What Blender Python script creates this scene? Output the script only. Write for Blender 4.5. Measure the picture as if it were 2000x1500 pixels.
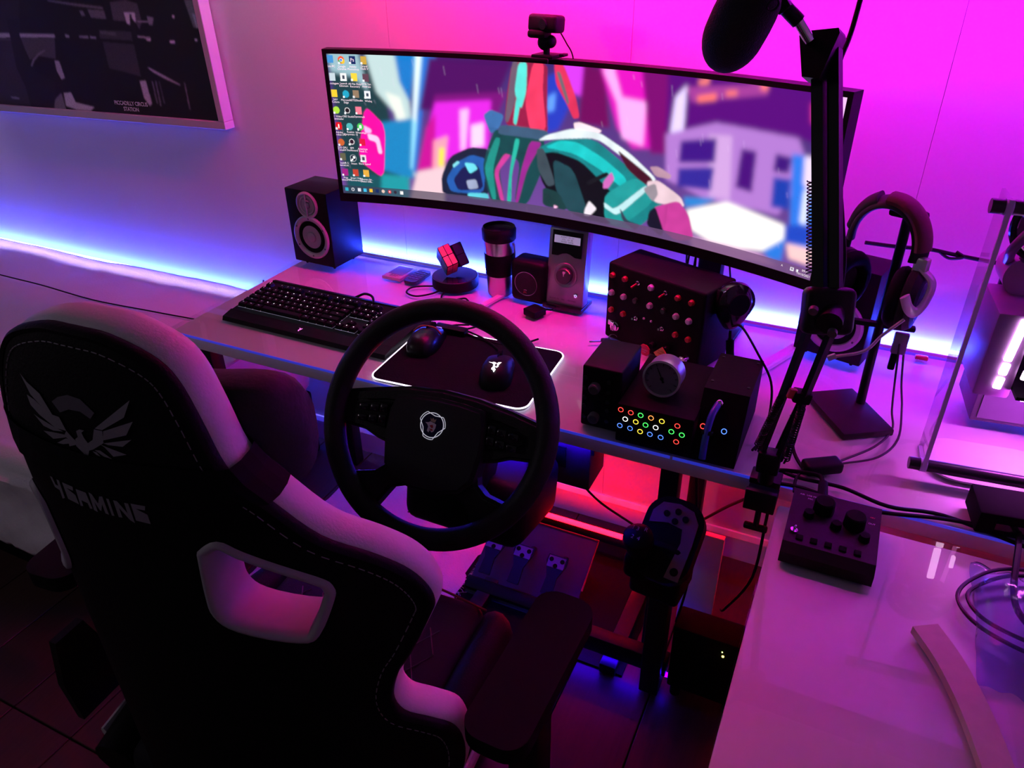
import bpy, bmesh, math, random
import numpy as np
from mathutils import Vector, Matrix

for _o in list(bpy.data.objects):
    bpy.data.objects.remove(_o, do_unlink=True)
SC = bpy.context.scene
COL = SC.collection
random.seed(7)
R = math.radians

# ------------------------------------------------------------------ camera
cam_d = bpy.data.cameras.new('camera')
cam_d.sensor_width = 36.0
cam_d.lens = 26.87
cam_d.clip_start = 0.02
cam = bpy.data.objects.new('camera', cam_d)
COL.objects.link(cam)
_yaw, _pit, _rol = -0.447, 0.5393, -0.0114
_f = Vector((math.sin(_yaw) * math.cos(_pit), math.cos(_yaw) * math.cos(_pit), -math.sin(_pit)))
_r = Vector((math.cos(_yaw), -math.sin(_yaw), 0))
_u = _r.cross(_f)
_r2 = math.cos(_rol) * _r + math.sin(_rol) * _u
_u2 = -math.sin(_rol) * _r + math.cos(_rol) * _u
_m = Matrix((_r2, _u2, -_f)).transposed().to_4x4()
_m.translation = Vector((1.4279, -1.1089, 1.5568))
cam.matrix_world = _m
SC.camera = cam

# ------------------------------------------------------------------ world and exposure
w = bpy.data.worlds.new('dim_room')
SC.world = w
w.use_nodes = True
w.node_tree.nodes['Background'].inputs[0].default_value = (0.55, 0.44, 0.62, 1)
w.node_tree.nodes['Background'].inputs[1].default_value = 0.062
SC.view_settings.view_transform = 'Standard'
SC.view_settings.look = 'None'
SC.view_settings.exposure = 0.0
SC.view_settings.gamma = 1.0
SC.view_settings.use_curve_mapping = False

# light of the LED strips (used by the strip builders below)
LED_BLUE = ((0.024, 0.052, 1.0), 165.0)
LED_BLUE_BED = ((0.06, 0.15, 1.0), 620.0)
LED_WARM_FILL = ((0.80, 0.56, 1.0), 1100.0)
LED_PINK = ((1.0, 0.0, 0.22), 760.0)
LED_MAGENTA = ((0.68, 0.0, 1.0), 400.0)
LED_RED = ((1.0, 0.001, 0.004), 48.0)
LED_FLOOR = ((0.03, 0.0, 1.0), 70.0)
LED_PC = ((0.9, 0.12, 1.0), 160.0)
FILL_GLOW = 30.0
SCREEN = 1.2

# ------------------------------------------------------------------ materials
def lin(h):
    if isinstance(h, str):
        h = tuple(int(h[i:i + 2], 16) for i in (0, 2, 4))
    return tuple(((v / 255) / 12.92 if v / 255 <= .04045 else ((v / 255 + .055) / 1.055) ** 2.4) for v in h[:3])

MATS = {}
def M(name, rgb=None, rough=.5, metal=0., var=.12, scale=40., bump=0., coat=0., spec=.5, coat_rough=.03, sheen=0., stretch=None):
    if name in MATS:
        return MATS[name]
    m = bpy.data.materials.new(name)
    m.use_nodes = True
    nt = m.node_tree
    b = nt.nodes['Principled BSDF']
    tc = nt.nodes.new('ShaderNodeTexCoord')
    mp = nt.nodes.new('ShaderNodeMapping')
    if stretch:
        mp.inputs['Scale'].default_value = stretch
    nt.links.new(tc.outputs['Object'], mp.inputs[0])
    nz = nt.nodes.new('ShaderNodeTexNoise')
    nz.inputs['Scale'].default_value = scale
    nz.inputs['Detail'].default_value = 4
    nt.links.new(mp.outputs[0], nz.inputs['Vector'])
    mx = nt.nodes.new('ShaderNodeMix')
    mx.data_type = 'RGBA'
    mx.inputs[6].default_value = (*[c * (1 - var) for c in rgb], 1)
    mx.inputs[7].default_value = (*[min(1, c * (1 + var)) for c in rgb], 1)
    nt.links.new(nz.outputs[0], mx.inputs[0])
    nt.links.new(mx.outputs[2], b.inputs['Base Color'])
    b.inputs['Roughness'].default_value = rough
    b.inputs['Metallic'].default_value = metal
    b.inputs['Specular IOR Level'].default_value = spec
    b.inputs['Coat Weight'].default_value = coat
    b.inputs['Coat Roughness'].default_value = coat_rough
    if sheen:
        b.inputs['Sheen Weight'].default_value = sheen
    if bump:
        bp = nt.nodes.new('ShaderNodeBump')
        bp.inputs['Strength'].default_value = bump
        bp.inputs['Distance'].default_value = .002
        nt.links.new(nz.outputs[0], bp.inputs['Height'])
        nt.links.new(bp.outputs[0], b.inputs['Normal'])
    MATS[name] = m
    return m

def E(name, rgb, strength):
    if name in MATS:
        return MATS[name]
    m = bpy.data.materials.new(name)
    m.use_nodes = True
    nt = m.node_tree
    b = nt.nodes['Principled BSDF']
    b.inputs['Base Color'].default_value = (*[min(1., .2 + .5 * c) for c in rgb], 1)
    b.inputs['Emission Color'].default_value = (*rgb, 1)
    b.inputs['Emission Strength'].default_value = strength
    MATS[name] = m
    return m

def GLASS(name, tint=(1, 1, 1), rough=.01, ior=1.45, alpha=0.0, body=(.8, .8, .9)):
    """thin clear pane: Fresnel reflection over a transparent body"""
    if name in MATS:
        return MATS[name]
    m = bpy.data.materials.new(name)
    m.use_nodes = True
    nt = m.node_tree
    for n in list(nt.nodes):
        nt.nodes.remove(n)
    out = nt.nodes.new('ShaderNodeOutputMaterial')
    fr = nt.nodes.new('ShaderNodeFresnel')
    fr.inputs[0].default_value = ior
    tr = nt.nodes.new('ShaderNodeBsdfTransparent')
    tr.inputs[0].default_value = (*tint, 1)
    gl = nt.nodes.new('ShaderNodeBsdfGlossy')
    gl.inputs['Roughness'].default_value = rough
    mx = nt.nodes.new('ShaderNodeMixShader')
    src = tr.outputs[0]
    if alpha > 0:
        df = nt.nodes.new('ShaderNodeBsdfDiffuse')
        df.inputs[0].default_value = (*body, 1)
        m2 = nt.nodes.new('ShaderNodeMixShader')
        m2.inputs[0].default_value = alpha
        nt.links.new(tr.outputs[0], m2.inputs[1])
        nt.links.new(df.outputs[0], m2.inputs[2])
        src = m2.outputs[0]
    geo = nt.nodes.new('ShaderNodeNewGeometry')
    inv = nt.nodes.new('ShaderNodeMath'); inv.operation = 'SUBTRACT'; inv.inputs[0].default_value = 1.0
    nt.links.new(geo.outputs['Backfacing'], inv.inputs[1])
    mul = nt.nodes.new('ShaderNodeMath'); mul.operation = 'MULTIPLY'
    nt.links.new(fr.outputs[0], mul.inputs[0]); nt.links.new(inv.outputs[0], mul.inputs[1])
    nt.links.new(mul.outputs[0], mx.inputs[0])
    nt.links.new(src, mx.inputs[1])
    nt.links.new(gl.outputs[0], mx.inputs[2])
    nt.links.new(mx.outputs[0], out.inputs[0])
    MATS[name] = m
    return m

def PRINT(name, emis=0., rough=.4):
    """flat print: colours stored per face corner on a fine grid"""
    m = bpy.data.materials.new(name)
    m.use_nodes = True
    nt = m.node_tree
    b = nt.nodes['Principled BSDF']
    at = nt.nodes.new('ShaderNodeVertexColor')
    at.layer_name = 'ink'
    b.inputs['Roughness'].default_value = rough
    if emis:
        b.inputs['Base Color'].default_value = (.01, .01, .012, 1)
        nt.links.new(at.outputs[0], b.inputs['Emission Color'])
        b.inputs['Emission Strength'].default_value = emis
    else:
        nt.links.new(at.outputs[0], b.inputs['Base Color'])
    MATS[name] = m
    return m

black = M('black_plastic', (.0055, .0055, .0065), .5, var=.2, spec=.12)
blackm = M('black_matte', (.004, .004, .0045), .8, var=.2, spec=.08)
blackg = M('black_gloss', (.008, .008, .010), .12, var=.1)
blackmet = M('black_metal', (.006, .006, .007), .42, .05, spec=.2)
rubber = M('black_rubber', (.005, .005, .0055), .7, var=.2, spec=.06)
darkgrey = M('dark_grey_plastic', (.05, .05, .055), .5)
white = M('white_plastic', (.75, .74, .76), .4, var=.04)
silver = M('silver_plastic', (.40, .39, .42), .4, .15, var=.05)
steel = M('brushed_steel', (.55, .54, .56), .28, 1., var=.08, scale=20, stretch=(60, 60, 2))
chrome = M('chrome', (.8, .8, .82), .12, 1., var=.02)
whiteled = E('white_led', (1, .97, 1), 6.)

# ------------------------------------------------------------------ mesh helpers
def T(loc=(0, 0, 0), rot=(0, 0, 0)):
    m = Matrix.Translation(loc)
    return m @ Matrix.Rotation(rot[2], 4, 'Z') @ Matrix.Rotation(rot[1], 4, 'Y') @ Matrix.Rotation(rot[0], 4, 'X')

def box(bm, c, s, rot=(0, 0, 0), bev=0., seg=2):
    r = bmesh.ops.create_cube(bm, size=1.0)
    vs = r['verts']
    for v in vs:
        v.co = Vector((v.co.x * s[0], v.co.y * s[1], v.co.z * s[2]))
    if bev > 0:
        es = list({e for v in vs for e in v.link_edges})
        rr = bmesh.ops.bevel(bm, geom=es, offset=min(bev, min(s) * .49), segments=seg, affect='EDGES', profile=.5)
        vs = list({v for f in rr['faces'] for v in f.verts} | {v for v in vs if v.is_valid})
    m = T(c, rot)
    for v in vs:
        v.co = m @ v.co
    return vs

def _frame(d):
    d = d.normalized()
    a = Vector((0, 0, 1)) if abs(d.z) < .9 else Vector((1, 0, 0))
    x = a.cross(d).normalized()
    return x, d.cross(x)

def cyl(bm, p0, p1, r0, r1=None, n=20, cap=True):
    p0, p1 = Vector(p0), Vector(p1)
    r1 = r0 if r1 is None else r1
    x, y = _frame(p1 - p0)
    a, b = [], []
    for i in range(n):
        t = 2 * math.pi * i / n
        d = x * math.cos(t) + y * math.sin(t)
        a.append(bm.verts.new(p0 + d * r0))
        b.append(bm.verts.new(p1 + d * r1))
    for i in range(n):
        j = (i + 1) % n
        bm.faces.new((a[i], a[j], b[j], b[i]))
    if cap:
        bm.faces.new(a[::-1])
        bm.faces.new(b)

def lathe(bm, prof, n=32, m=None, close=True):
    """prof: (radius, height) pairs turned about local Z"""
    m = m or Matrix.Identity(4)
    rings = []
    for r, z in prof:
        if r < 1e-6:
            rings.append([bm.verts.new(m @ Vector((0, 0, z)))])
        else:
            rings.append([bm.verts.new(m @ Vector((r * math.cos(2 * math.pi * i / n), r * math.sin(2 * math.pi * i / n), z))) for i in range(n)])
    for A, B in zip(rings, rings[1:]):
        for i in range(n):
            j = (i + 1) % n
            if len(A) == 1 and len(B) == 1:
                continue
            if len(A) == 1:
                bm.faces.new((A[0], B[j], B[i]))
            elif len(B) == 1:
                bm.faces.new((A[i], A[j], B[0]))
            else:
                bm.faces.new((A[i], A[j], B[j], B[i]))
    if close:
        for ring, fl in ((rings[0], True), (rings[-1], False)):
            if len(ring) > 2:
                bm.faces.new(ring[::-1] if fl else ring)

def smooth_path(pts, k=6):
    pts = [Vector(p) for p in pts]
    if len(pts) < 3:
        return pts
    P = [2 * pts[0] - pts[1]] + pts + [2 * pts[-1] - pts[-2]]
    out = []
    for i in range(1, len(P) - 2):
        p0, p1, p2, p3 = P[i - 1], P[i], P[i + 1], P[i + 2]
        for j in range(k):
            t = j / k
            out.append(.5 * ((2 * p1) + (p2 - p0) * t + (2 * p0 - 5 * p1 + 4 * p2 - p3) * t * t + (3 * p1 - p0 - 3 * p2 + p3) * t ** 3))
    out.append(pts[-1])
    return out

def tube(bm, pts, r, n=8, k=6, closed=False, smooth=True, flat=None):
    """sweep a circle (or, with flat=(a,b), an ellipse) along pts; r may be a list"""
    pts = smooth_path(pts, k) if smooth else [Vector(p) for p in pts]
    L = len(pts)
    rings = []
    prevx = None
    for i, p in enumerate(pts):
        if closed:
            d = pts[(i + 1) % L] - pts[i - 1]
        else:
            d = pts[min(i + 1, L - 1)] - pts[max(i - 1, 0)]
        d = d.normalized()
        if prevx is None:
            x, y = _frame(d)
        else:
            x = (prevx - d * prevx.dot(d))
            if x.length < 1e-5:
                x, y = _frame(d)
            x = x.normalized()
            y = d.cross(x)
        prevx = x
        rr = r[min(len(r) - 1, int(i * len(r) / L))] if isinstance(r, (list, tuple)) else r
        ra, rb = (rr, rr) if flat is None else flat
        rings.append([bm.verts.new(p + x * ra * math.cos(2 * math.pi * q / n) + y * rb * math.sin(2 * math.pi * q / n)) for q in range(n)])
    for i in range(L if closed else L - 1):
        A, B = rings[i], rings[(i + 1) % L]
        for q in range(n):
            s = (q + 1) % n
            bm.faces.new((A[q], A[s], B[s], B[q]))
    if not closed:
        bm.faces.new(rings[0][::-1])
        bm.faces.new(rings[-1])

def prism(bm, poly, d0, d1, m=None):
    """extrude a 2D polygon (x, y) from local z=d0 to d1"""
    m = m or Matrix.Identity(4)
    a = [bm.verts.new(m @ Vector((x, y, d0))) for x, y in poly]
    b = [bm.verts.new(m @ Vector((x, y, d1))) for x, y in poly]
    n = len(poly)
    bm.faces.new(a[::-1])
    bm.faces.new(b)
    for i in range(n):
        j = (i + 1) % n
        bm.faces.new((a[i], a[j], b[j], b[i]))

def sph(bm, c, r, s=(1, 1, 1), rot=(0, 0, 0), n=20, h=12):
    rr = bmesh.ops.create_uvsphere(bm, u_segments=n, v_segments=h, radius=r)
    m = T(c, rot)
    for v in rr['verts']:
        v.co = m @ Vector((v.co.x * s[0], v.co.y * s[1], v.co.z * s[2]))

def ringt(bm, c, R0, r, m=None, n=40, k=10, sq=(1, 1)):
    """torus about local Z"""
    m = m or Matrix.Identity(4)
    V = []
    for i in range(n):
        a = 2 * math.pi * i / n
        V.append([bm.verts.new(m @ (Vector(c) + Vector(((R0 + r * sq[0] * math.cos(b)) * math.cos(a), (R0 + r * sq[0] * math.cos(b)) * math.sin(a), r * sq[1] * math.sin(b))))) for b in (2 * math.pi * j / k for j in range(k))])
    for i in range(n):
        A, B = V[i], V[(i + 1) % n]
        for j in range(k):
            l = (j + 1) % k
            bm.faces.new((A[j], B[j], B[l], A[l]))

def rrect(w, h, r, n=5, cx=0, cy=0):
    out = []
    for sx, sy, a0 in ((1, 1, 0), (-1, 1, 90), (-1, -1, 180), (1, -1, 270)):
        for i in range(n + 1):
            a = R(a0 + 90 * i / n)
            out.append((cx + sx * (w / 2 - r) + r * math.cos(a), cy + sy * (h / 2 - r) + r * math.sin(a)))
    return out

def circ(r, n=24, cx=0, cy=0):
    return [(cx + r * math.cos(2 * math.pi * i / n), cy + r * math.sin(2 * math.pi * i / n)) for i in range(n)]

def N():
    return bmesh.new()

def mesh_of(bm, name, smooth=True, ang=38):
    bmesh.ops.recalc_face_normals(bm, faces=bm.faces[:])
    me = bpy.data.meshes.new(name)
    bm.to_mesh(me)
    bm.free()
    if smooth:
        me.shade_smooth()
        me.set_sharp_from_angle(angle=R(ang))
    return me

def obj(name, bm, mat, parent=None, smooth=True, ang=38):
    me = bm if isinstance(bm, bpy.types.Mesh) else mesh_of(bm, name, smooth, ang)
    if mat is not None and not me.materials:
        me.materials.append(mat)
    o = bpy.data.objects.new(name, me)
    COL.objects.link(o)
    if parent is not None:
        o.parent = parent
    return o

def thing(name, label, cat, loc=(0, 0, 0), rot=(0, 0, 0), group=None):
    o = bpy.data.objects.new(name, None)
    o.empty_display_size = .05
    COL.objects.link(o)
    o.location = loc
    o.rotation_euler = rot if isinstance(rot, (tuple, list)) else (0, 0, rot)
    return tag(o, label, cat, group)

def tag(o, label, cat, group=None):
    o['label'] = label
    o['category'] = cat
    if group:
        o['group'] = group
    return o

def struct(name, bm, mat, label=None, smooth=False):
    o = obj(name, bm, mat, None, smooth)
    o['kind'] = 'structure'
    if label:
        o['label'] = label
    return o

def text_mesh(body, size, depth=0., align='CENTER', bold=0., shear=0., spacing=1., line=1.):
    c = bpy.data.curves.new('print', 'FONT')
    c.body = body
    c.size = size
    c.align_x = align
    c.align_y = 'CENTER'
    c.extrude = depth
    c.offset = bold
    c.shear = shear
    c.space_character = spacing
    c.space_line = line
    c.resolution_u = 2
    o = bpy.data.objects.new('print_tmp', c)
    COL.objects.link(o)
    dg = bpy.context.evaluated_depsgraph_get()
    me = bpy.data.meshes.new_from_object(o.evaluated_get(dg))
    bpy.data.objects.remove(o)
    bpy.data.curves.remove(c)
    me.materials.clear()
    return me

def text(body, size, mat, parent, loc, rot, name='lettering', **kw):
    me = text_mesh(body, size, **kw)
    o = obj(name, me, mat, parent)
    o.location = loc
    o.rotation_euler = rot
    return o

def grid_print(bm_pts, ncol, nrow, colors, name, mat, parent=None):
    """fine quad grid carrying one printed colour per cell. bm_pts: (nrow+1, ncol+1, 3)"""
    me = bpy.data.meshes.new(name)
    idx = np.arange((nrow + 1) * (ncol + 1)).reshape(nrow + 1, ncol + 1)
    q = np.stack([idx[1:, :-1], idx[1:, 1:], idx[:-1, 1:], idx[:-1, :-1]], -1).reshape(-1, 4)
    me.from_pydata(bm_pts.reshape(-1, 3).tolist(), [], q.tolist())
    ca = me.color_attributes.new('ink', 'FLOAT_COLOR', 'CORNER')
    c4 = np.ones((nrow * ncol, 4, 4), np.float32)
    c4[:, :, :3] = colors.reshape(-1, 1, 3)
    ca.data.foreach_set('color', c4.ravel())
    me.materials.append(mat)
    o = bpy.data.objects.new(name, me)
    COL.objects.link(o)
    if parent is not None:
        o.parent = parent
    return o

# painting helpers for the flat prints (colours are linear)
def paint_poly(img, pts, col, ax, ay, alpha=1.):
    """img (h,w,3); pts in 0..1 coordinates (u right, v down)"""
    h, wd = img.shape[:2]
    px = np.array([p[0] for p in pts]) * wd
    py = np.array([p[1] for p in pts]) * h
    x0, x1 = int(max(0, px.min() - 1)), int(min(wd, px.max() + 2))
    y0, y1 = int(max(0, py.min() - 1)), int(min(h, py.max() + 2))
    if x1 <= x0 or y1 <= y0:
        return
    acc = np.zeros((y1 - y0, x1 - x0))
    for sx in (.25, .75):
        for sy in (.25, .75):
            X, Y = np.meshgrid(np.arange(x0, x1) + sx, np.arange(y0, y1) + sy)
            ins = np.zeros(X.shape, bool)
            n = len(px)
            for i in range(n):
                j = (i - 1) % n
                cnd = ((py[i] > Y) != (py[j] > Y))
                den = py[j] - py[i]
                den = den if abs(den) > 1e-9 else 1e-9
                ins ^= cnd & (X < (px[j] - px[i]) * (Y - py[i]) / den + px[i])
            acc += ins * .25
    a = (acc * alpha)[..., None]
    img[y0:y1, x0:x1] = img[y0:y1, x0:x1] * (1 - a) + np.array(col) * a

def blur(img, s):
    k = np.exp(-.5 * (np.arange(-int(3 * s) - 1, int(3 * s) + 2) / s) ** 2)
    k /= k.sum()
    p = len(k) // 2
    for ax in (0, 1):
        pad = [(0, 0)] * 3
        pad[ax] = (p, p)
        a = np.pad(img, pad, mode='edge')
        img = sum(k[i] * np.take(a, range(i, i + img.shape[ax]), axis=ax) for i in range(len(k)))
    return img

# ------------------------------------------------------------------ outlines of the flat prints
SCR_BG=[(25,60,66,[(0.003,0.001),(0.112,0.016),(0.141,1.020),(0.010,1.013)]),
(150,185,195,[(0.004,-0.016),(0.068,-0.004),(0.082,0.249),(0.053,0.150),(0.004,0.120)]),
(190,215,215,[(0.082,-0.006),(0.145,-0.001),(0.170,0.305),(0.171,0.835),(0.146,0.823),(0.135,0.383),(0.099,0.247)]),
(235,240,230,[(0.118,0.244),(0.150,0.276),(0.175,0.665),(0.168,0.779),(0.144,0.451)]),
(20,120,200,[(0.145,-0.009),(0.190,-0.001),(0.170,0.305),(0.151,0.171)]),
(25,130,190,[(0.098,0.461),(0.179,0.410),(0.166,0.855),(0.088,0.799)]),
(150,225,250,[(0.188,0.001),(0.204,-0.001),(0.185,0.373),(0.173,0.777),(0.161,0.782),(0.175,0.376)]),
(255,255,255,[(0.192,-0.001),(0.200,-0.001),(0.179,0.446),(0.176,0.410)]),
(30,110,210,[(0.204,-0.001),(0.232,0.001),(0.197,0.371),(0.172,0.816),(0.166,0.779),(0.187,0.373)]),
(75,15,95,[(0.218,0.004),(0.392,-0.001),(0.347,0.317),(0.191,0.354)]),
(120,20,120,[(0.227,0.244),(0.381,0.193),(0.346,0.439),(0.199,0.512)]),
(225,40,225,[(0.226,0.295),(0.347,0.252),(0.340,0.580),(0.182,0.774),(0.206,0.475)]),
(200,20,150,[(0.203,0.475),(0.225,0.366),(0.217,0.765),(0.175,0.816)]),
(255,190,250,[(0.279,0.337),(0.298,0.320),(0.288,0.597),(0.277,0.619)]),
(255,210,255,[(0.302,0.434),(0.330,0.407),(0.328,0.565),(0.300,0.592)]),
(255,160,180,[(0.218,0.563),(0.250,0.517),(0.238,0.757),(0.211,0.787)]),
(250,235,60,[(0.229,0.614),(0.241,0.602),(0.236,0.740),(0.225,0.743)]),
(235,200,210,[(0.176,0.796),(0.241,0.738),(0.234,1.027),(0.152,1.037)]),
(30,150,160,[(0.093,0.835),(0.157,0.840),(0.153,1.025),(0.082,1.015)]),
(20,80,90,[(0.018,0.813),(0.092,0.855),(0.087,1.027),(0.006,1.013)]),
(40,60,190,[(0.463,0.079),(0.506,0.006),(0.510,0.254),(0.488,0.407),(0.462,0.434)]),
(100,160,255,[(0.466,0.203),(0.482,0.167),(0.479,0.281),(0.464,0.300)]),
(215,60,235,[(0.490,-0.006),(0.541,-0.009),(0.539,0.181),(0.508,0.159)]),
(110,10,90,[(0.536,-0.001),(0.576,0.004),(0.593,0.351),(0.530,0.344)]),
(225,20,190,[(0.568,-0.016),(0.674,-0.016),(0.691,0.432),(0.641,0.456),(0.608,0.344)]),
(255,170,245,[(0.574,0.004),(0.596,-0.001),(0.614,0.157),(0.661,0.169),(0.661,0.432),(0.619,0.402),(0.605,0.191)]),
(120,10,110,[(0.649,-0.016),(0.702,-0.004),(0.707,0.456),(0.677,0.471)]),
(85,10,120,[(0.698,-0.004),(1.001,-0.026),(1.005,0.276),(0.937,0.240),(0.794,0.230),(0.703,0.334)]),
(160,60,150,[(0.733,0.057),(0.872,-0.011),(0.875,0.043),(0.745,0.137)]),
(255,120,110,[(0.754,0.098),(0.788,0.069),(0.788,0.108),(0.756,0.133)]),
(250,120,110,[(0.804,0.052),(0.823,0.040),(0.824,0.067),(0.805,0.079)]),
(255,130,120,[(0.754,0.009),(0.772,-0.001),(0.773,0.026),(0.755,0.038)]),
(255,120,120,[(0.861,-0.004),(0.874,-0.009),(0.874,0.023),(0.862,0.023)]),
(230,210,255,[(0.715,0.120),(0.734,0.043),(0.736,0.317),(0.710,0.390)]),
(175,120,205,[(0.703,0.339),(0.794,0.230),(0.937,0.240),(0.962,0.388),(0.925,0.677),(0.793,0.684),(0.711,0.612)]),
(205,160,220,[(0.783,0.300),(0.825,0.288),(0.836,0.655),(0.797,0.667)]),
(60,20,130,[(0.733,0.364),(0.798,0.315),(0.800,0.458),(0.733,0.497)]),
(50,40,150,[(0.733,0.529),(0.800,0.483),(0.799,0.624),(0.734,0.643)]),
(70,15,120,[(0.844,0.349),(0.871,0.351),(0.873,0.585),(0.843,0.575)]),
(60,20,120,[(0.904,0.342),(0.932,0.347),(0.930,0.436),(0.904,0.441)]),
(25,60,170,[(0.906,0.471),(0.936,0.463),(0.941,0.633),(0.910,0.643)]),
(40,120,230,[(0.931,0.325),(0.975,0.325),(0.998,0.852),(0.954,0.867)]),
(235,215,245,[(0.952,0.325),(0.975,0.325),(0.986,0.539),(0.957,0.475)]),
(225,230,255,[(0.960,0.502),(0.970,0.500),(0.975,0.692),(0.963,0.689)]),
(30,70,190,[(0.893,0.765),(0.996,0.675),(0.998,0.791),(0.897,0.857)]),
(255,250,245,[(0.757,0.777),(0.831,0.670),(0.939,0.726),(0.942,0.816),(0.918,0.906),(0.824,0.954),(0.771,0.898)]),
(40,130,210,[(0.749,0.699),(0.812,0.665),(0.785,0.731),(0.754,0.762)]),
(40,120,220,[(0.909,0.908),(0.945,0.796),(0.944,0.940),(0.921,0.947)]),
(250,200,200,[(0.947,0.826),(0.998,0.816),(0.997,0.916),(0.956,0.911)]),
(210,150,200,[(0.767,0.935),(0.901,0.933),(0.940,0.974),(0.826,1.020),(0.775,0.998)]),
(255,60,150,[(0.947,0.050),(0.968,0.052),(0.975,0.164),(0.953,0.150)]),
(255,230,240,[(0.956,0.084),(0.965,0.079),(0.967,0.130),(0.960,0.133)]),
(240,190,240,[(0.986,-0.021),(1.001,-0.021),(1.003,0.123),(0.994,0.101)]),
(180,60,230,[(0.980,0.135),(1.008,0.094),(1.008,0.750),(0.995,0.733)]),
]
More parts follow.
